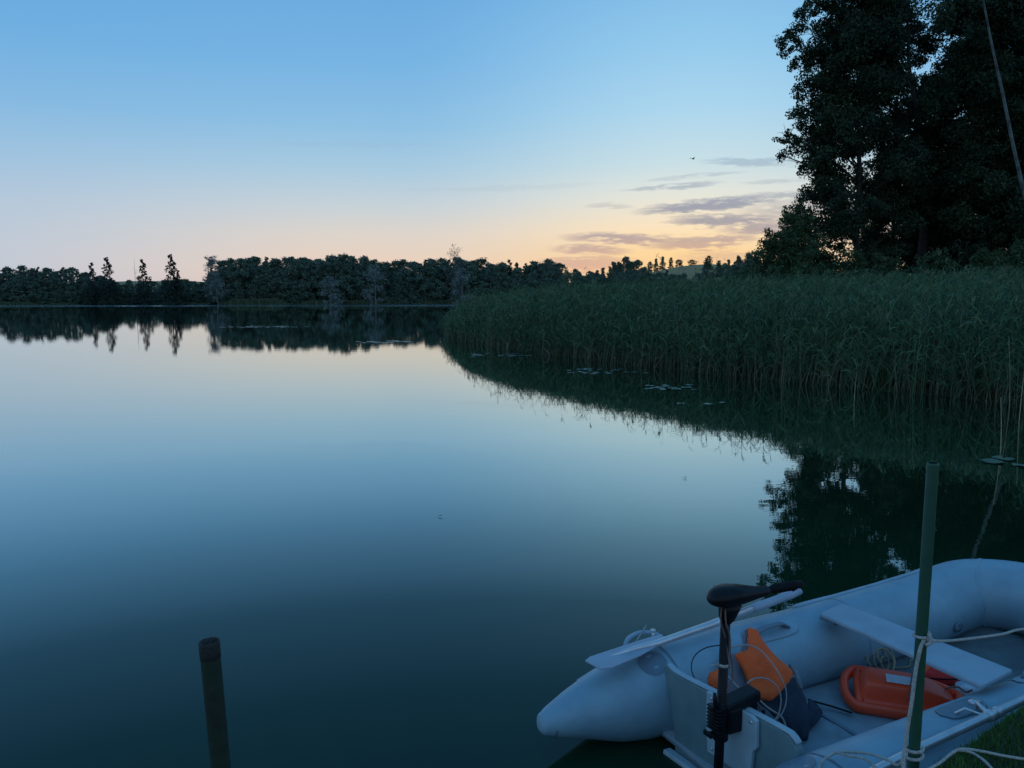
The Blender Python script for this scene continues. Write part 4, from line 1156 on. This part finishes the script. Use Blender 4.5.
# dark bag behind the transom
bo = BM_ @ bw(1.2, .50, .07)
bag = empty('bag', bo, 0, 'dark navy cloth bag crumpled on the boat floor behind the transom', 'bag')
pb = bw(1.18, .45, .16); nb_ = Vector((-.1, -.5, .86))
sheet('bag_body', ([(752, 700), (757, 706), (768, 712), (778, 720), (790, 730), (800, 741)], [(794, 676), (800, 684), (806, 697), (806, 710), (806, 724), (806, 741)]), pb, nb_, .03, M['navy_fabric'], bag, bo, bulge=.035, wob=.028)
sheet('bag_flap', ([(809, 698), (807, 706), (803, 718), (800, 731)], [(815, 702), (824, 713), (818, 722), (804, 736)]), pb-nb_*.05, nb_, .015, M['navy_fabric'], bag, bo, wob=.008)
q = [BM_ @ bl(px, py, z)-bo for px, py, z in [(809, 700, .13), (816, 702, .105), (834, 707, .095), (852, 713, .09)]]
mb = MB(); mb.tube(spline(q, 4), .010, 8, sy=.5); mb.build('strap', M['black_rubber'], bag, sm=True)

# rescue buoy
e0 = bl(850, 689, .12); e1 = bl(955, 704, .12); e0.z = e1.z = 0
bv = BM_ @ e0; ev = BM_ @ e1
L_ = (ev-bv).length*1.0; angb = math.atan2(ev.y-bv.y, ev.x-bv.x)
print('buoy length', L_)
buoy = empty('rescue_buoy', (bv.x, bv.y, .095), angb-.03, 'orange plastic rescue buoy with handles lying on the boat floor', 'rescue buoy')
Lb = max(L_, .55)
buoy.rotation_euler = (.20, 0, angb-.03)
def outl(u):   # half width of the shell along 0..1
    return .150*min(1, max(0, u)/.10)**.36*(1-max(0, (u-.5)/.5)**2.0*.62)
mb = MB(); ring = []
K = 26
for k in range(K+1):
    u = (1-math.cos(PI*k/K))/2; ring.append((u*Lb-.03, -outl(u) if 0 < k < K else -.02*(k == K)))
loop = [Vector((x, y, .040)) for x, y in ring]+[Vector((x, -y, .040)) for x, y in reversed(ring[1:])]
loop.append(loop[0])
mb.tube(loop, .022, 12, cap=False, sy=1.5); mb.build('rim', M['orange_plastic'], buoy, sm=True)
# cross bar that closes the hand slot, and the web plate under the shell
mb = MB(); mb.tube([Vector((.095*Lb-.015, y, .045)) for y in (-.13, -.05, .05, .13)], .020, 12, sy=1.4)
mb.build('handle_bar', M['orange_plastic'], buoy, sm=True)
mb = MB(); vs_ = []; fs = []
for k in range(20):
    u = .13+.85*k/19; w = outl(u); vs_ += [(u*Lb-.03, -w, .035), (u*Lb-.03, w, .035)]
fs = [(2*k, 2*k+1, 2*k+3, 2*k+2) for k in range(19)]
mb.add(vs_, fs); mb.build('web_plate', M['orange_plastic'], buoy, sm=True, solid=.012)
mb = MB(); rings = []; cs = [(-1, .0), (-.93, .05), (-.80, .10), (-.74, .16), (-.56, .86), (-.50, .98), (-.44, 1.0), (0, 1.04), (.44, 1.0), (.50, .98), (.56, .86), (.74, .16), (.80, .10), (.93, .05), (1, .0)]
NK = 18
for k in range(NK+1):
    u = .105+.86*k/NK; e_ = min(1, k/1.6)**.6*min(1, (NK-k)/6.0)**.55
    w = max(.01, (outl(u)-.020))*(1 if k < NK else .5)
    for (a, h) in cs: rings.append(Vector((u*Lb-.03, w*a, .038+.098*h*max(.05, e_))))
n_ = len(cs)
fs = [(i*n_+k, i*n_+k+1, (i+1)*n_+k+1, (i+1)*n_+k) for i in range(NK) for k in range(n_-1)]
mb.add(rings, fs); mb.build('body', M['orange_plastic'], buoy, sm=True, sub=1)
mb = MB(); x0, x1 = .30*Lb, .53*Lb
vs_ = []
for i in range(5):
    for j in range(3): vs_.append((x0+(x1-x0)*i/4, -.045+.062*j/2, .1425+.004*(1-abs(-.045+.062*j/2)/.05)))
fs = [(i*3+j, i*3+j+1, (i+1)*3+j+1, (i+1)*3+j) for i in range(4) for j in range(2)]
mb.add(vs_, fs); mb.build('paper_label', M['paper'], buoy, solid=.002)
mb = MB(); mb.tube(spline([Vector((.58*Lb, .05, .146)), Vector((.53*Lb, .02, .175)), Vector((.50*Lb, -.05, .165)), Vector((.46*Lb, -.12, .10))], 6), .003, 6)
mb.build('tow_cord', M['wire_brown'], buoy, sm=True)

# red cushion / bag under the seat
def floor_at(px, py, z=.07):
    return BM_ @ bl(px, py, z)
rp = floor_at(946, 679, .09)
rb = empty('red_bag', (rp.x, rp.y, .07), .35, 'flat dark red bag pushed under the bench seat', 'bag')
mb = MB(); rings = []; n_ = 20
for k in range(9):
    u = -1+2*k/8; s_ = math.sqrt(max(0.02, 1-u*u))
    for j in range(n_):
        a = 2*PI*j/n_; rr2 = 1+.08*math.sin(3*a+1); rings.append(Vector((.155*math.cos(a)*s_**.6*rr2, .085*math.sin(a)*s_**.6*rr2, .045+.040*u*(1+.15*math.sin(2*a)))))
fs = [(i*n_+k, i*n_+(k+1) % n_, (i+1)*n_+(k+1) % n_, (i+1)*n_+k) for i in range(8) for k in range(n_)]+[tuple(reversed(range(n_))), tuple(8*n_+k for k in range(n_))]
mb.add(rings, fs); mb.build('bag_body', M['red_fabric'], rb, sm=True)
mb = MB(); mb.tube(spline([Vector((-.15, -.02, .06)), Vector((-.05, -.095, .075)), Vector((.1, -.085, .07)), Vector((.15, .0, .06))], 6), .004, 6); mb.build('zip', M['black_rubber'], rb, sm=True)
rp = floor_at(922, 676, .09)
rc_ = empty('red_pouch', (rp.x, rp.y, .07), .9, 'small bright red pouch behind the green post under the seat', 'pouch')
mb = MB(); mb.add([(-.11, -.06, 0), (.11, -.07, 0), (.09, .07, 0), (-.10, .06, 0), (-.07, -.03, .09), (.06, -.035, .13), (.05, .03, .12), (-.06, .03, .08)], [(3, 2, 1, 0), (4, 5, 6, 7), (0, 1, 5, 4), (1, 2, 6, 5), (2, 3, 7, 6), (3, 0, 4, 7)])
mb.build('pouch_body', M['orange_fabric'], rc_, sm=True, sub=2)
# coil of tan cord
cp_ = floor_at(884, 671, .08); q = []
for k in range(54):
    a = k*.42; r_ = .062+.022*math.sin(k*.13+.5)
    q.append(Vector((-.05+.0016*k+r_*math.cos(a), .012*math.sin(k*.3)+r_*.55*math.sin(a), .012+r_*.85*(1+math.sin(a)))))
co = empty('cord_coil', (cp_.x, cp_.y, .078), .4, 'loose coil of tan cord behind the orange rescue buoy', 'rope')
mb = MB(); mb.tube(spline(q, 2), .0046, 6); mb.tube(spline([Vector((.06, 0, .01)), Vector((.16, -.03, .012)), Vector((.24, .02, .012)), Vector((.33, .0, .012))], 5), .0038, 6); mb.build('cord', M['rope_tan'], co, sm=True)
# small pale bailer beside the near tube
sp0 = floor_at(968, 694, .12)
bc = empty('bailer', (sp0.x, sp0.y, .075), .2, 'small pale plastic bailer between the rescue buoy and the near tube', 'bailer')
mb = MB(); mb.tube([(0, 0, 0), (0, 0, .005), (0, 0, .085), (0, 0, .088), (0, 0, .084), (0, 0, .012)], [.045, .05, .062, .060, .057, .046], 18, cap=False); mb.build('cup', M['paper'], bc, sm=True)
mb = MB(); mb.tube(spline([(.055, 0, .07), (.12, .01, .075), (.16, .02, .05)], 4), .008, 8); mb.build('handle', M['paper'], bc, sm=True)
mb = MB(); q = [floor_at(px, py, z)-Vector((sp0.x, sp0.y, .075)) for px, py, z in [(938, 693, .16), (948, 688, .20), (958, 687, .2), (966, 692, .19), (972, 690, .22)]]
c2 = empty('tow_line', (sp0.x, sp0.y, .075), 0, 'short brown tow line curling past the end of the rescue buoy', 'rope')
mb.tube(spline(q, 5), .005, 6); mb.build('line', M['wire_brown'], c2, sm=True)

# cables round the motor
def seen_line(name, label, cat, pts, p0, n_, r, m, group=None, part='cable'):
    W = [BM_ @ (plane_pt(px, py, p0, n_)+n_.normalized()*h) for px, py, h in pts]
    o_ = W[-1].copy()
    e = empty(name, o_, 0, label, cat, group)
    mb = MB(); mb.tube(spline([w_-o_ for w_ in W], 6), r, 6); mb.build(part, m, e, sm=True); return e
pc = pj+nj*.10
seen_line('cable', 'thin dark cable looping left of the motor shaft', 'cable', [(722, 645, 0), (706, 648, .01), (694, 656, .02), (690, 668, .02), (695, 680, .01), (706, 689, 0), (716, 692, 0)], pc, nj, .0028, M['black_plastic'])
seen_line('cable', 'dark cable arching from the motor over the orange jacket', 'cable', [(727, 648, 0), (745, 646, .02), (757, 650, .02), (768, 661, .02), (778, 676, .02), (786, 690, .0), (788, 704, -.03), (783, 716, -.05), (770, 722, -.06)], pc, nj, .0036, M['wire_pale'])
seen_line('cable', 'pale cable making a small round loop on the orange jacket', 'cable', [(744, 694, 0), (746, 684, .02), (755, 679, .02), (766, 680, .02), (776, 688, .02), (781, 700, .0), (780, 714, -.02), (776, 720, -.03)], pc, nj, .0036, M['wire_pale'])
seen_line('cable', 'pale twisted cable running down behind the transom', 'cable', [(728, 676, 0), (738, 688, .01), (752, 694, .01), (768, 706, -.02), (785, 716, -.04), (792, 728, -.06), (800, 737, -.08)], pc, nj, .005, M['wire_pale'])
seen_line('cable', 'brown cable running along the inside of the transom', 'cable', [(748, 690, .0), (757, 702, .0), (768, 716, -.03), (780, 724, -.05), (797, 735, -.07), (806, 743, -.1), (818, 752, -.12)], pc, nj, .0045, M['wire_brown'])

# ------------------------------------------------------------------ ropes
ry = 2.60
k0 = deep(924, 640, 2.575)
def rope(name, label, pts, r=.0055, m='rope_white', cat='rope', part='strand'):
    o_ = pts[0].copy(); e = empty(name, o_, 0, label, cat)
    mb = MB(); mb.tube(spline([p-o_ for p in pts], 7), r, 8); mb.build(part, M[m], e, sm=True); return e
bowp = deep(1024, 629, 3.3); bowq = deep(1120, 640, 4.2)
mr_ = rope('mooring_rope', 'pale rope from the knot on the green post to the bow', [k0, deep(945, 641, 2.72), deep(975, 638, 2.95), deep(1003, 634, 3.1), bowp, deep(1070, 628, 3.7), bowq])
mb = MB()
q = [Vector((1.447-k0.x+.0255*math.cos(a), 2.60-k0.y+.0255*math.sin(a), .003*a-.006)) for a in np.linspace(0, 2.1*PI, 30)]
mb.tube(q, .0055, 6); mb.tube([q[-1], Vector((.012, -.012, .02)), Vector((.02, -.01, -.005)), Vector((0, -.012, -.014))], .007, 8)
mb.build('knot', M['rope_white'], mr_, sm=True)
rope('hanging_rope', 'pale rope end hanging from the knot down beside the green post', [k0, deep(920, 650, 2.57), deep(915.5, 672, 2.565), deep(912, 700, 2.56), deep(908, 725, 2.55), deep(904.5, 750, 2.54), deep(903, 775, 2.53)], r=.0065)
gb = Vector((1.43, 2.60, .565))
q = [Vector((1.445+.028*math.cos(a), 2.60+.028*math.sin(a), .545+.0045*a)) for a in np.linspace(PI, 3.9*PI, 34)]
rope('rope_turns', 'pale rope wound round the foot of the green post', q, r=.006)
def on_tube(px, py, z): 
    return at(px, py, z)
rope('stern_rope', 'pale rope lying over the near tube beside the post foot', [at(906, 752, .53), at(899, 765, .50), at(888, 760, .47), at(870, 754, .455), at(850, 752, .45), at(835, 753, .44), at(822, 762, .42), at(818, 774, .40)], r=.0055)
rope('stern_rope', 'second pale rope end crossing the near tube toward the frame edge', [at(838, 753, .452), at(850, 756, .455), at(862, 758, .455), at(872, 764, .45), at(880, 776, .44)], r=.0055)
rope('turf_rope', 'pale rope lying on the turf, the longer upper strand', [at(915, 776, .56), at(938, 764, .565), at(952, 753, .568), at(962, 749, .572), at(980, 751, .572), at(1005, 756, .572), at(1030, 760, .572), at(1080, 768, .572)], r=.005)
rope('turf_rope', 'pale rope lying on the turf, the shorter lower strand', [at(957, 750, .566), at(970, 752, .569), at(982, 759, .569), at(992, 769, .569), at(1000, 782, .569)], r=.005)
